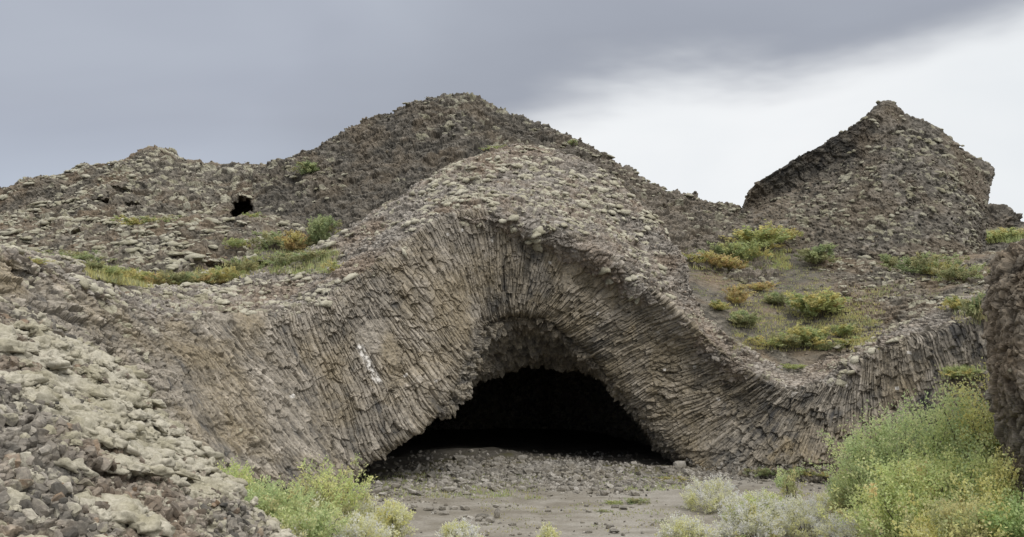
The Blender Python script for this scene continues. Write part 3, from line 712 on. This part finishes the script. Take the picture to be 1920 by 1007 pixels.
def leaves(mb, P, D, size, colr, r_, flat=.0, long=1.6):
    """one rhombic leaf at each point, roughly along D"""
    n = len(P); D = D + r_.normal(0, .7, (n, 3)); D /= np.linalg.norm(D, axis=1)[:, None]
    S = np.cross(D, r_.normal(size=(n, 3))); S /= np.maximum(np.linalg.norm(S, axis=1)[:, None], 1e-6)
    L = size * r_.uniform(.6, 1.3, n)[:, None]; Wd = L / long * .5
    fold = np.cross(D, S) * L * .12
    Q = np.stack([P, P + D * L * .5 + S * Wd + fold, P + D * L, P + D * L * .5 - S * Wd + fold], 1)
    mb.add(Q.reshape(-1, 3), np.arange(n * 4).reshape(n, 4), np.repeat(np.concatenate([colr, np.ones((n, 1))], 1), 4, 0))

GREEN = [(.19, .225, .12), (.215, .245, .13), (.165, .20, .105), (.24, .262, .135)]
YGREEN = [(.23, .255, .115), (.205, .24, .11), (.255, .27, .12), (.225, .26, .13)]
OLIVE = [(.21, .205, .11), (.18, .185, .10), (.235, .22, .115), (.175, .195, .10)]
YELLOW = [(.31, .285, .12), (.29, .265, .115), (.33, .29, .125), (.265, .258, .115)]
ORANGE = [(.315, .24, .12), (.295, .25, .12), (.33, .255, .125), (.255, .22, .115)]
PALE = [(.38, .37, .265), (.34, .34, .235), (.42, .405, .31), (.31, .315, .205)]
PALEY = [(.34, .32, .17), (.30, .30, .155), (.37, .35, .21)]
DEEP = [(.14, .185, .08), (.17, .21, .095), (.125, .165, .07)]

def shrub(name, h, rx, n_leaf, leaf, pal, seed, form='birch', stems=5, label=None, ry=None, pal2=None, group=None):
    """a shrub standing at its own origin: > stems, foliage"""
    r_ = np.random.default_rng(seed); ry = ry or rx
    small = form == 'bush'; root = None if small else empty(name, (0, 0, 0)); ml = MB(); BR = np.array([.15, .125, .095])
    tips = []
    for k in range(stems):
        a = 2 * np.pi * (k + r_.uniform(-.3, .3)) / stems; q_ = r_.uniform(.35, .9)
        end = np.array([np.cos(a) * rx * q_, np.sin(a) * ry * q_, h * (r_.uniform(.8, 1.0) * (1 - .28 * q_) if form != 'mound' else r_.uniform(.5, .8))])
        b0 = np.array([np.cos(a) * .06, np.sin(a) * .06, -.12]); t = np.linspace(0, 1, 7)[:, None]
        pt = b0 + (end - b0) * np.concatenate([t ** 1.4, t ** 1.4, t], 1) + r_.normal(0, .02 * h, (7, 3)) * t
        tips.append(pt)
        if small: tube(ml, pt, .012 * h, .004 * h, 4, BR)
        else: ms = MB(); tube(ms, pt, .010 * h + .004, .003 * h + .002); ms.build('stem', M_BARK, root)
    per = 34; n_sh = max(8, n_leaf // per)
    # shoots spring from the stems and fill the crown
    st = r_.integers(0, stems, n_sh); u = r_.uniform(.25, 1, n_sh) ** .8
    T = np.array(tips); x = u * 6; i0 = np.minimum(x.astype(int), 5); f = (x - i0)[:, None]
    org = T[st, i0] * (1 - f) + T[st, i0 + 1] * f
    if form == 'mound':
        dd_ = r_.normal(size=(n_sh, 3)); dd_[:, 2] = np.abs(dd_[:, 2]); dd_ /= np.linalg.norm(dd_, axis=1)[:, None]
        q_ = r_.uniform(.55, 1.0, n_sh)[:, None] * (1 + .22 * vnoise(dd_ * 2.4 + seed, 7))[:, None]
        org = dd_ * q_ * np.array([rx, ry, h]) * .88; D = dd_ + np.array([0, 0, .5]) + r_.normal(0, .35, (n_sh, 3)); Ls = r_.uniform(.10, .22, n_sh) * min(1.3, h / .5)
    else:
        zf = np.clip(org[:, 2] / h, 0, 1)
        wdt = np.sin(np.pi * np.clip(.16 + .80 * zf, 0, 1)) ** .8
        org = org + r_.normal(0, 1, (n_sh, 3)) * np.stack([rx * .42 * wdt, ry * .42 * wdt, .06 * h + 0 * wdt], -1)
        org[:, 2] = np.clip(org[:, 2], .04 * h, h)
        out_ = org * np.array([1 / rx, 1 / ry, 0]) * .55
        D = out_ + np.array([0, 0, 1.0]) + r_.normal(0, .45, (n_sh, 3)); Ls = r_.uniform(.12, .32, n_sh) * h ** .7
    D /= np.linalg.norm(D, axis=1)[:, None]
    for k in range(0, n_sh, 5):
        tube(ml, [org[k] - D[k] * Ls[k] * .5, org[k] + D[k] * Ls[k] * .5, org[k] + D[k] * Ls[k]], .0035 + .001 * h, .0015, 3, BR)
    tt = r_.uniform(-.1, 1, (n_sh, per))
    P = org[:, None] + D[:, None] * (Ls[:, None] * tt)[..., None] + r_.normal(0, .035 * max(h, .6) ** .5, (n_sh, per, 3))
    pal = np.array(pal); cs = pal[r_.integers(0, len(pal), n_sh)]
    if pal2 is not None:
        p2 = np.array(pal2); use = vnoise(org / (h * .35) + seed, 5) > .12; cs = np.where(use[:, None], p2[r_.integers(0, len(p2), n_sh)], cs)
    colr = cs[:, None] * (1 + r_.normal(0, .16, (n_sh, per, 1))) * np.array([1, 1, 1]); colr = np.clip(colr * (1.7 if small else 2.6), .02, .72)
    leaves(ml, P.reshape(-1, 3), np.repeat(D, per, 0), leaf, colr.reshape(-1, 3), r_)
    fo = ml.build(name if small else 'foliage', M_LEAF, root)
    if small: root = fo
    tag(root, label, 'shrub' if form != 'birch' else 'birch', group); return root

def place(o, p, rz=0, s=1.0):
    o.location = tuple(p); o.rotation_euler = (0, 0, rz); o.scale = (s, s, s) if np.isscalar(s) else s

def dup(root, label, group=None, cat=None):
    r_ = root.copy(); COL.objects.link(r_); r_['label'] = label
    if group: r_['group'] = group
    if cat: r_['category'] = cat
    for ch in root.children:
        c = ch.copy(); COL.objects.link(c); c.parent = r_
    return r_

# near shrubs: (photo x, distance, top y, half width px, leaves, palettes, form, label)
NEARS = [
 ('birch', 1700, 22.0, 738, 72, 15000, GREEN, YGREEN, 'tall pale green birch with a pointed top, left of the big thicket by the pillar'),
 ('birch', 1800, 21.0, 722, 70, 15000, GREEN, OLIVE, 'tall bushy green birch in the middle of the thicket beside the yellow spire'),
 ('birch', 1842, 20.6, 698, 44, 9000, YELLOW, YGREEN, 'tall narrow golden yellow birch, highest spire of the thicket by the pillar'),
 ('birch', 1625, 22.6, 800, 60, 11000, GREEN, YGREEN, 'low green birch at the left edge of the big thicket below the wall'),
 ('birch', 1752, 19.8, 815, 85, 15000, YGREEN, GREEN, 'broad yellow green birch in the front of the big thicket'),
 ('birch', 1676, 19.4, 880, 75, 12000, YGREEN, ORANGE, 'low yellowing birch with orange patches at the lower left of the thicket'),
 ('birch', 1856, 18.6, 855, 62, 12000, YELLOW, YGREEN, 'yellow leaved birch in front of the right hand rock pillar foot'),
 ('birch', 1912, 17.0, 925, 60, 11000, DEEP, GREEN, 'deep green birch in the lower right corner of the picture'),
 ('birch', 1785, 17.6, 925, 80, 13000, YELLOW, OLIVE, 'low golden birch at the bottom of the thicket, beside the deep green one'),
 ('birch', 1588, 23.4, 880, 34, 5000, GREEN, OLIVE, 'small slender green birch standing apart at the thicket left edge'),
 ('birch', 1474, 26.0, 872, 20, 1500, GREEN, OLIVE, 'thin lone green birch sapling rising from the pale willow mounds'),
 ('birch', 500, 20.2, 895, 62, 14000, GREEN, OLIVE, 'broad soft green birch below the left face beside the mossy rock slope'),
 ('birch', 450, 22.5, 868, 46, 8000, OLIVE, YGREEN, 'olive birch half hidden behind the crest of the near rock slope'),
 ('birch', 622, 22.2, 868, 62, 6500, YGREEN, OLIVE, 'open yellow green birch with bare dark stems left of the cave'),
 ('birch', 745, 21.6, 940, 24, 3500, YELLOW, PALEY, 'small yellow birch bush at the edge of the bare sand'),
 ('birch', 570, 19.6, 945, 60, 10000, GREEN, PALEY, 'low green birch at the bottom edge between the slope and the open birch'),
 ('willow', 690, 22.2, 925, 44, 9000, PALEY, PALE, 'pale yellow willow mound under the left lip of the cave'),
 ('willow', 680, 20.0, 965, 62, 10000, PALE, PALEY, 'silvery willow mound at the bottom edge right of the left birches'),
 ('willow', 1325, 26.6, 897, 55, 8500, PALE, PALEY, 'round silvery willow mound at the edge of the sandy path'),
 ('willow', 1415, 24.6, 922, 70, 12000, PALE, YGREEN, 'large silvery willow mound before the thin sapling'),
 ('willow', 1400, 22.4, 950, 62, 11000, PALE, OLIVE, 'low grey green willow mound in front of the larger silvery one'),
 ('willow', 1500, 22.8, 935, 62, 11000, PALE, PALEY, 'silvery willow mound between the sapling and the thicket'),
 ('willow', 1560, 24.6, 925, 44, 7000, PALEY, OLIVE, 'yellowish willow mound against the left foot of the thicket'),
 ('willow', 1590, 21.4, 965, 60, 10000, PALE, PALEY, 'pale willow mound at the bottom edge under the thicket'),
 ('willow', 1280, 21.2, 972, 52, 9000, PALE, PALEY, 'silvery willow mound cut by the bottom edge beside the path'),
 ('willow', 868, 21.0, 980, 42, 7000, PALE, PALEY, 'silvery willow mound cut by the bottom edge near the fallen columns'),
 ('willow', 1022, 21.2, 988, 17, 2500, PALEY, YGREEN, 'small yellowish tuft of willow on the bare sand at the bottom edge'),
]
for k, (kd, px, Y, top, hw, nl, pal, pal2, lab) in enumerate(NEARS):
    p = at(px, 700, Y); p[2] = float(ground_z(np.array([p[0]]), np.array([Y]))[0])
    h = at(px, top, Y)[2] - p[2]; rx = hw / FPX * Y
    o = shrub('birch_bush' if kd == 'birch' else 'willow_shrub', h, rx, nl, .066 if kd == 'birch' else .05, pal, 400 + k, kd if kd == 'birch' else 'mound',
              5 + k % 3, lab, pal2=pal2, group='birches below the cliffs' if kd == 'birch' else 'pale willow mounds on the sand')
    if lab.startswith('open yellow'):
        pass
    place(o, p)

# far shrubs on the slopes: five kinds shaped once, then copied
KINDS = {}
for nm, pal, pal2 in (('green', GREEN, OLIVE), ('yellow', YELLOW, YGREEN), ('orange', ORANGE, YELLOW), ('olive', OLIVE, GREEN), ('lime', YGREEN, YELLOW)):
    for v_ in ('low', 'tall'):
        KINDS[nm, v_] = None
def far_shrub(kind, v_, label):
    pal, pal2 = dict(green=(GREEN, OLIVE), yellow=(YELLOW, YGREEN), orange=(ORANGE, YELLOW), olive=(OLIVE, GREEN), lime=(YGREEN, YELLOW))[kind]
    if KINDS[kind, v_] is None:
        KINDS[kind, v_] = o = shrub('small_shrub', 1.0, .62 if v_ == 'low' else .34, 2600, .085, pal, sum(map(ord, kind + v_)), 'bush', 4, label, pal2=pal2, group='small shrubs on the slopes')
        return o
    return dup(KINDS[kind, v_], label, 'small shrubs on the slopes')
FAR = [
 (255, 424, 20, 44, 'yellow', 'bright yellow low shrub on the left ledge below the two small hollows'),
 (297, 421, 17, 36, 'green', 'green low shrub right beside the bright yellow one on the left ledge'),
 (352, 414, 11, 34, 'olive', 'tiny olive shrub on the ledge between the yellow shrub and small cave'),
 (474, 413, 18, 24, 'lime', 'yellow green shrub in the mouth of the small upper cave'),
 (443, 464, 22, 28, 'lime', 'small rounded yellow green shrub below the small upper cave'),
 (510, 468, 40, 54, 'green', 'wide green shrub at the foot of the dark dome'),
 (552, 474, 44, 26, 'orange', 'upright golden orange shrub at the foot of the dark dome'),
 (604, 460, 66, 30, 'green', 'tall slender green shrub against the dark dome flank'),
 (588, 464, 26, 22, 'olive', 'small olive shrub just left of the tall slender green one'),
 (542, 497, 28, 54, 'green', 'bright green low shrub in the hollow behind the arch shoulder'),
 (590, 488, 22, 46, 'olive', 'olive low shrub sloping up beside the bright green one'),
 (130, 494, 27, 64, 'green', 'broad green shrub at the far left end of the hollow'),
 (58, 492, 13, 36, 'yellow', 'faint yellow shrub by the left picture edge above the dark blocks'),
 (640, 508, 22, 40, 'yellow', 'straw yellow shrub on the stony shoulder of the arch'),
 (576, 330, 30, 26, 'green', 'green shrub clinging high on the left shoulder of the dome'),
 (1071, 275, 15, 15, 'green', 'tiny green shrub on the skyline right of the dome top'),
 (925, 282, 8, 26, 'lime', 'thin lime tuft under the dome by the small dark notch'),
 (165, 512, 30, 40, 'olive', 'olive shrub at the left of the autumn strip in the hollow'),
 (195, 520, 30, 44, 'lime', 'yellow green shrub beside the olive one in the hollow strip'),
 (228, 526, 28, 44, 'yellow', 'yellow shrub in the left third of the hollow strip'),
 (262, 532, 30, 46, 'yellow', 'golden shrub left of the middle of the hollow strip'),
 (298, 537, 27, 44, 'orange', 'orange yellow shrub in the middle of the hollow strip'),
 (330, 538, 34, 46, 'olive', 'grey olive shrub right of the middle of the hollow strip'),
 (362, 537, 32, 46, 'green', 'dull green shrub next to the grey olive one in the hollow'),
 (394, 533, 24, 40, 'orange', 'orange shrub toward the right end of the hollow strip'),
 (424, 524, 26, 44, 'yellow', 'yellow shrub at the right end of the hollow strip'),
 (455, 514, 34, 40, 'olive', 'feathery olive shrub where the hollow strip meets the shoulder'),
 (478, 504, 26, 34, 'lime', 'pale lime shrub above the right end of the hollow strip'),
 (1308, 497, 30, 42, 'yellow', 'golden shrub at the left end of the saddle thicket'),
 (1345, 505, 36, 44, 'orange', 'orange shrub second from the left in the saddle thicket'),
 (1362, 482, 34, 40, 'green', 'grey green shrub behind the orange one in the saddle thicket'),
 (1400, 492, 48, 50, 'lime', 'bright lime shrub in the middle of the saddle thicket'),
 (1428, 470, 52, 52, 'lime', 'tallest bright yellow green shrub of the saddle thicket under the crag'),
 (1470, 452, 24, 44, 'yellow', 'yellow shrub at the upper right end of the saddle thicket'),
 (1375, 508, 26, 32, 'orange', 'low rusty shrub at the front of the saddle thicket'),
 (1535, 498, 42, 36, 'olive', 'olive shrub on the rubble heap under the crag'),
 (1666, 502, 30, 18, 'olive', 'narrow olive shrub at the crag foot'),
 (1738, 514, 46, 62, 'green', 'wide grey green shrub at the right part of the crag foot'),
 (1768, 518, 32, 34, 'yellow', 'yellowish shrub touching the wide grey green one'),
 (1802, 532, 40, 52, 'olive', 'loose olive shrub on the bank right of the crag shrubs'),
 (1382, 572, 38, 24, 'orange', 'upright rusty orange shrub on the bare slope'),
 (1425, 546, 22, 38, 'orange', 'low orange shrub in the middle of the bare slope'),
 (1350, 582, 24, 22, 'yellow', 'little yellow shrub behind the right rim of the arch'),
 (1530, 596, 58, 50, 'lime', 'large yellow green shrub in the middle of the right basin'),
 (1556, 584, 36, 28, 'orange', 'bright orange shrub leaning on the large yellow green one'),
 (1392, 612, 34, 32, 'olive', 'olive shrub low on the slope behind the right rim'),
 (1452, 572, 28, 24, 'olive', 'small olive shrub on the bare slope by the grey patch'),
 (1440, 650, 24, 48, 'yellow', 'yellow low shrub lining the bottom of the right basin'),
 (1478, 654, 34, 50, 'olive', 'olive low shrub in the bottom of the right basin'),
 (1516, 652, 48, 40, 'lime', 'little leafy tree shaped shrub at the lowest point of the basin'),
 (1580, 632, 30, 24, 'lime', 'slim lime shrub on the right bank of the basin'),
 (1604, 648, 20, 44, 'yellow', 'golden low shrub on the lip of the rubble bank'),
 (1560, 656, 20, 34, 'green', 'small green shrub beside the grey wet patch'),
 (1795, 582, 32, 26, 'yellow', 'yellow shrub left of the near pillar on the upper bank'),
 (1836, 602, 56, 28, 'olive', 'tall olive shrub close to the near pillar'),
 (1858, 604, 30, 18, 'orange', 'small orange shrub tucked against the near pillar'),
 (1812, 706, 26, 54, 'lime', 'lime shrub growing on the wall top above the thicket'),
 (1864, 452, 18, 48, 'lime', 'lime shrub on the far shelf beside the small knoll'),
 (1905, 446, 22, 50, 'yellow', 'yellow green shrub on the far shelf at the picture edge'),
 (1486, 692, 14, 28, 'lime', 'mossy lime tuft in the trough above the wall'),
 (1430, 893, 22, 30, 'green', 'green tuft at the foot of the right wall'),
 (1500, 891, 20, 26, 'lime', 'lime tuft at the foot of the right wall'),
 (1540, 892, 14, 24, 'yellow', 'yellowish tuft at the wall foot by the thicket'),
 (1150, 944, 10, 22, 'lime', 'small lime grass tuft on the sand right of the scree'),
 (1196, 943, 13, 28, 'green', 'small green grass tuft beside the pale boulder on the sand'),
 (1133, 960, 9, 16, 'green', 'tiny green tuft on the open sand before the cave'),
 (1260, 900, 10, 30, 'yellow', 'yellowish tuft by the boulders at the right cave foot'),
]
for k, (px, py, hp, wp, kind, lab) in enumerate(FAR):
    p = spot(px, py); Y = p[1]; h = hp / FPX * Y * 1.12; wd = wp / FPX * Y * 1.1
    v_ = 'tall' if h / wd > 1.0 else 'low'
    o = far_shrub(kind, v_, lab)
    bw = 1.45 if v_ == 'low' else .85
    place(o, p - np.array([0, 0, .06]), random.uniform(0, 6.28), (1.5 * wd / bw, 1.5 * wd / bw, h * .8))

# grass on the sand and in the hollows
gr_ = np.random.default_rng(77); mb = MB(); pts = []
for (x0, x1, y0, y1, n, pal, hh) in ((150, 480, 492, 538, 12000, YELLOW + OLIVE, .22), (1290, 1480, 470, 508, 4200, YELLOW + YGREEN, .22), (1370, 1650, 540, 660, 9000, OLIVE + YELLOW, .14), (1300, 1560, 500, 560, 2500, OLIVE, .1), (1640, 1860, 500, 560, 2500, OLIVE, .12), (700, 1010, 888, 935, 2600, YGREEN + OLIVE, .09), (1130, 1290, 888, 920, 900, YGREEN, .08), (900, 1350, 940, 1000, 900, OLIVE, .05),
                                     (1845, 1918, 436, 456, 1200, YGREEN, .5), (480, 640, 470, 515, 4000, OLIVE + YGREEN, .2), (1790, 1880, 560, 610, 700, OLIVE, .2), (1780, 1850, 690, 712, 500, YGREEN, .2)):
    for _ in range(n // 12):
        cxp, cyp = gr_.uniform(x0, x1), gr_.uniform(y0, y1)
        if x1 == 480:
            low = 505 + 33 * math.sin(math.pi * min(1, max(0, (cxp - 90) / 430))); cyp = low - abs(gr_.normal(0, 10)) + 2
        p = spot(cxp, cyp); c_ = np.array(pal[gr_.integers(0, len(pal))])
        P_ = p + gr_.normal(0, .16, (12, 3)) * np.array([1, 1, 0])
        D_ = np.array([0, 0, 1.]) + gr_.normal(0, .25, (12, 3)); D_ /= np.linalg.norm(D_, axis=1)[:, None]
        S_ = np.cross(D_, gr_.normal(size=(12, 3))); S_ /= np.linalg.norm(S_, axis=1)[:, None]
        L_ = hh * gr_.uniform(.6, 1.3, 12)[:, None]
        Q = np.stack([P_ - S_ * .02, P_ + S_ * .02, P_ + D_ * L_], 1)
        cc = np.clip(2.0 * c_ * (1 + gr_.normal(0, .15, (12, 1))), .02, .6)
        mb.add(Q.reshape(-1, 3), np.arange(36).reshape(12, 3), np.repeat(np.concatenate([cc, np.ones((12, 1))], 1), 3, 0))
tag(mb.build('grass', M_LEAF), kind='stuff')

# ------------------------------------------------------------------ loose stones before the cave
M_STONE = rock_mat('loose_stone', [(.07, .068, .064), (.14, .132, .118), (.22, .207, .185), (.30, .285, .26), (.40, .385, .36)], (.2, .17, .11), .3, moss=MOSSD, fine=16)
SF = rock_forms(9, 2, 11, .55, .95)
protos = []
def stone_mesh(k):
    V, F = SF[k]; mb = MB(); A = np.zeros((len(V), 4)); A[:, 0] = .25 + .07 * k; mb.add(V, F, A); return mb
def stone(label, cat, group, px, py, w_, h_, rz=None, tilt=.15, dz=0.0, name='stone', k=None):
    k = random.randrange(len(SF)) if k is None else k
    while len(protos) < len(SF): protos.append(stone_mesh(len(protos)).build('stone', M_STONE, link=False).data)
    o = bpy.data.objects.new(name, protos[k]); COL.objects.link(o)
    p = spot(px, py); sx_ = w_ / FPX * p[1] * .62; sz_ = h_ / FPX * p[1] * .62
    o.location = (p[0], p[1] + sx_ * .5, p[2] + sz_ * .55 + dz); o.scale = (sx_, sx_ * random.uniform(.7, 1.0), sz_)
    o.rotation_euler = (random.gauss(0, tilt), random.gauss(0, tilt), random.uniform(-.6, .6) if rz is None else rz)
    return tag(o, label, cat, group)
def band(px):
    return np.interp(px, [690, 760, 850, 950, 1050, 1150, 1220, 1300], [925, 922, 905, 898, 905, 908, 900, 886])
sr = random.Random(5); ns = 0
while ns < 262:
    if sr.random() < .62:
        px = sr.uniform(690, 1310); py = band(px) + sr.gauss(0, 15)
    else:
        px = sr.gauss(985, 75); py = sr.gauss(884, 10)
    if py < 852 or py > 955: continue
    s_ = 6 + 11 * sr.random() ** 2.0
    stone('grey angular stone in the broad scree spread before the cave mouth', 'stone', 'scree before the cave mouth', px, py, s_ * sr.uniform(1, 1.5), s_ * sr.uniform(.6, .95), tilt=.3); ns += 1
SET = [
 (803, 958, 18, 9, 'flat pale stone left of the row of three lying on the sand'), (776, 958, 9, 6, 'smallest dark stone at the left end of the row on the sand'),
 (829, 957, 18, 9, 'squared pale column piece, left of the two touching on the sand'), (851, 956, 14, 8, 'bluish grey column piece wedged between two pale ones'),
 (871, 957, 17, 11, 'pale lumpy stone at the right end of the row on the sand'), (814, 964, 10, 5, 'low dark slab under the row on the sand'), (832, 966, 17, 8, 'rounded brown slab below the row on the sand'),
 (872, 970, 11, 6, 'dark flat stone between the row and the heap'), (860, 976, 9, 6, 'dark pebble below the dark flat stone'), (883, 972, 12, 4, 'thin dark slab left of the heap'),
 (905, 972, 22, 9, 'flat pale slab on top of the small heap'), (920, 980, 16, 12, 'squared pale block in front of the small heap'), (898, 978, 16, 9, 'brown block on the left of the small heap'), (912, 985, 10, 7, 'small brown stone at the foot of the heap'),
 (962, 986, 12, 8, 'single brown stone alone on the sand right of the heap'), (897, 987, 9, 6, 'small reddish stone just below the heap'), (1028, 960, 14, 6, 'lone flat stone half way across the sand'),
 (1053, 922, 20, 13, 'pair sized pale boulder standing out at the scree edge'), (1072, 919, 12, 8, 'dark stone touching the pale boulder at the scree edge'),
 (1100, 950, 10, 5, 'small flat stone on the sand right of the lone one'), (1104, 961, 12, 6, 'dark flat stone below the small one on the right sand'), (1192, 930, 18, 12, 'pale boulder near the two green tufts'),
 (1155, 953, 14, 7, 'grey stone by the green tufts on the sand'), (1170, 956, 16, 7, 'low brown stone right of the grey one by the tufts'), (1140, 992, 10, 10, 'upright dark stone near the bottom edge'), (1152, 1000, 18, 9, 'pale slab at the bottom edge beside the upright dark stone'),
 (1105, 1000, 12, 8, 'dark stone at the bottom edge left of the upright one'), (1118, 984, 9, 6, 'small grey stone above the bottom edge slab'),
 (1274, 880, 24, 20, 'largest pale boulder at the right foot of the cave'), (1256, 888, 20, 12, 'flat grey boulder left of the largest one at the cave foot'), (1292, 892, 18, 11, 'dark boulder right of the largest one at the cave foot'),
 (1005, 872, 16, 10, 'pale block on the crest of the scree mound'), (862, 862, 26, 10, 'long pale slab deep in the cave on the left'), (852, 885, 28, 9, 'flat slab on the slope just inside the cave'), (920, 870, 22, 8, 'grey slab in the shade behind the mound'),
]
for px, py, w_, h_, lab in SET: stone(lab, 'stone', 'separate stones on the sand', px, py, w_, h_, tilt=.08)
stone('upright column stump standing beside the small heap on the sand', 'column stump', None, 932, 972, 13, 20, rz=.2, tilt=.03, name='column_stump', k=4)
stone('small cap stone balanced on the upright column stump', 'stone', None, 931, 972, 12, 8, tilt=.03, dz=.29)
mb = MB(); r_ = np.random.default_rng(91)
P_ = []
while len(P_) < 5000:
    u_ = r_.random()
    if u_ < .45: px = r_.uniform(680, 1560); py = (band(px) if px < 1300 else 892) + r_.normal(0, 12)
    elif u_ < .9: px = r_.normal(985, 110); py = r_.normal(880, 11)
    elif u_ < .95: px, py = r_.uniform(770, 1200), r_.uniform(846, 880)
    else: px, py = r_.uniform(740, 1250), r_.uniform(900, 1005)
    if 844 < py < 1006: P_.append(spot(px, py))
P_ = np.array(P_); sz = np.exp(r_.uniform(np.log(.025), np.log(.10), len(P_)))
far_ = (P_[:, 1] > 31.5); sz = sz * np.where(far_, 1.6, 1)
A = np.stack([np.clip(r_.normal(.5, .2, len(P_)), 0, 1), 0 * sz, 0 * sz, 0 * sz], -1)
instance(mb, STONE1, P_ + np.array([0, 0, .01]), sz[:, None] * r_.uniform(.6, 1.1, (len(P_), 3)), rotm(len(P_), r_), A)
tag(mb.build('gravel', M_STONE), kind='stuff')


# ------------------------------------------------------------------ sky and light
w = bpy.data.worlds.new('World'); sc.world = w; w.use_nodes = True
nt = w.node_tree; nt.nodes.clear(); g = NT(nt)
out = g.n('ShaderNodeOutputWorld'); bg = g.n('ShaderNodeBackground'); g.l(bg.outputs[0], out.inputs[0])
SUN_EL, SUN_AZ = math.radians(48), math.radians(150)      # azimuth clockwise from +Y (into the picture)
sky = g.n('ShaderNodeTexSky'); sky.sky_type = 'NISHITA'; sky.sun_disc = False
sky.sun_elevation = SUN_EL; sky.sun_rotation = SUN_AZ; sky.dust_density = 3
tc = g.n('ShaderNodeTexCoord').outputs['Generated']
sx = g.n('ShaderNodeSeparateXYZ'); g.l(tc, sx.inputs[0])
az = g.math('ARCTAN2', sx.outputs[0], sx.outputs[1])
el = g.math('ARCSINE', sx.outputs[2])
# lower edge of the cloud bank as elevation over azimuth (radians)
fc = g.n('ShaderNodeFloatCurve'); fc.inputs['Factor'].default_value = 1
g.l(g.mr(az, -1.6, 1.6), fc.inputs['Value'])
def ang(px, py):
    d_ = ray(px, py); d_ = d_ / np.linalg.norm(d_); return math.atan2(d_[0], d_[1]), math.asin(d_[2])
cv = fc.mapping.curves[0]
pts = [(-1.6, -.1), (-.5, -.05)] + [ang(*p) for p in ((700, 330), (960, 205), (1150, 168), (1400, 128), (1650, 92), (1915, 62))] + [(.8, .50), (1.6, .7)]
pl = [((x + 1.6) / 3.2, (y + .2)) for x, y in pts]
cv.points[0].location = pl[0]; cv.points[1].location = pl[-1]
for p in pl[1:-1]: cv.points.new(*p)
for p in cv.points: p.handle_type = 'AUTO_CLAMPED'
fc.mapping.update()
edge = g.math('SUBTRACT', fc.outputs[0], .2)
mp = g.n('ShaderNodeMapping'); mp.inputs['Scale'].default_value = (1, 1, 2.6); g.l(tc, mp.inputs[0])
nz = g.noise(mp.outputs[0], 2.2, 5, .5, .3)
dlt = g.math('SUBTRACT', g.math('ADD', el, g.mr(nz, .3, .7, -.05, .05)), edge)
cl = g.n('ShaderNodeMapRange'); cl.interpolation_type = 'SMOOTHERSTEP'; g.l(dlt, cl.inputs[0]); cl.inputs[1].default_value = -.035; cl.inputs[2].default_value = .055
nz2 = g.noise(mp.outputs[0], 1.3, 4, .5, .4)
grey = g.mix(g.mr(nz2, .35, .65), srgb(160, 165, 178) + (1,), srgb(178, 184, 195) + (1,))
grey = g.mix(g.mr(dlt, .22, .03), grey, srgb(154, 159, 170) + (1,))
grey = g.mix(g.mr(el, .27, .12), grey, srgb(184, 193, 207) + (1,))
white = g.mix(g.mr(nz, .3, .7), srgb(225, 229, 232) + (1,), srgb(241, 242, 243) + (1,))
cloud = g.mix(cl.outputs[0], white, grey)
cloud = g.mix(g.mr(el, .45, .95), cloud, (2.05, 2.0, 1.9, 1))              # brighter cover overhead
cloud = g.mix(.04, cloud, g.mix(1.0, sky.outputs[0], (.1, .1, .1, 1), 'MULTIPLY'))
g.l(cloud, bg.inputs[0]); bg.inputs[1].default_value = 1.0

sl = bpy.data.lights.new('sun', 'SUN'); so = bpy.data.objects.new('sun', sl); COL.objects.link(so)
sl.energy = 1.2; sl.angle = math.radians(14); sl.color = (1, .96, .90)
dv = Vector((math.sin(SUN_AZ) * math.cos(SUN_EL), math.cos(SUN_AZ) * math.cos(SUN_EL), math.sin(SUN_EL)))
so.rotation_euler = dv.to_track_quat('Z', 'Y').to_euler(); so.location = (10, -20, 60)
vs = sc.view_settings
sc.display_settings.display_device = 'sRGB'
vs.view_transform = 'Standard'; vs.look = 'None'; vs.exposure = 0.12; vs.gamma = 1.0; vs.use_curve_mapping = False
sc.cycles.max_bounces = 5; sc.cycles.diffuse_bounces = 4; sc.cycles.transparent_max_bounces = 4
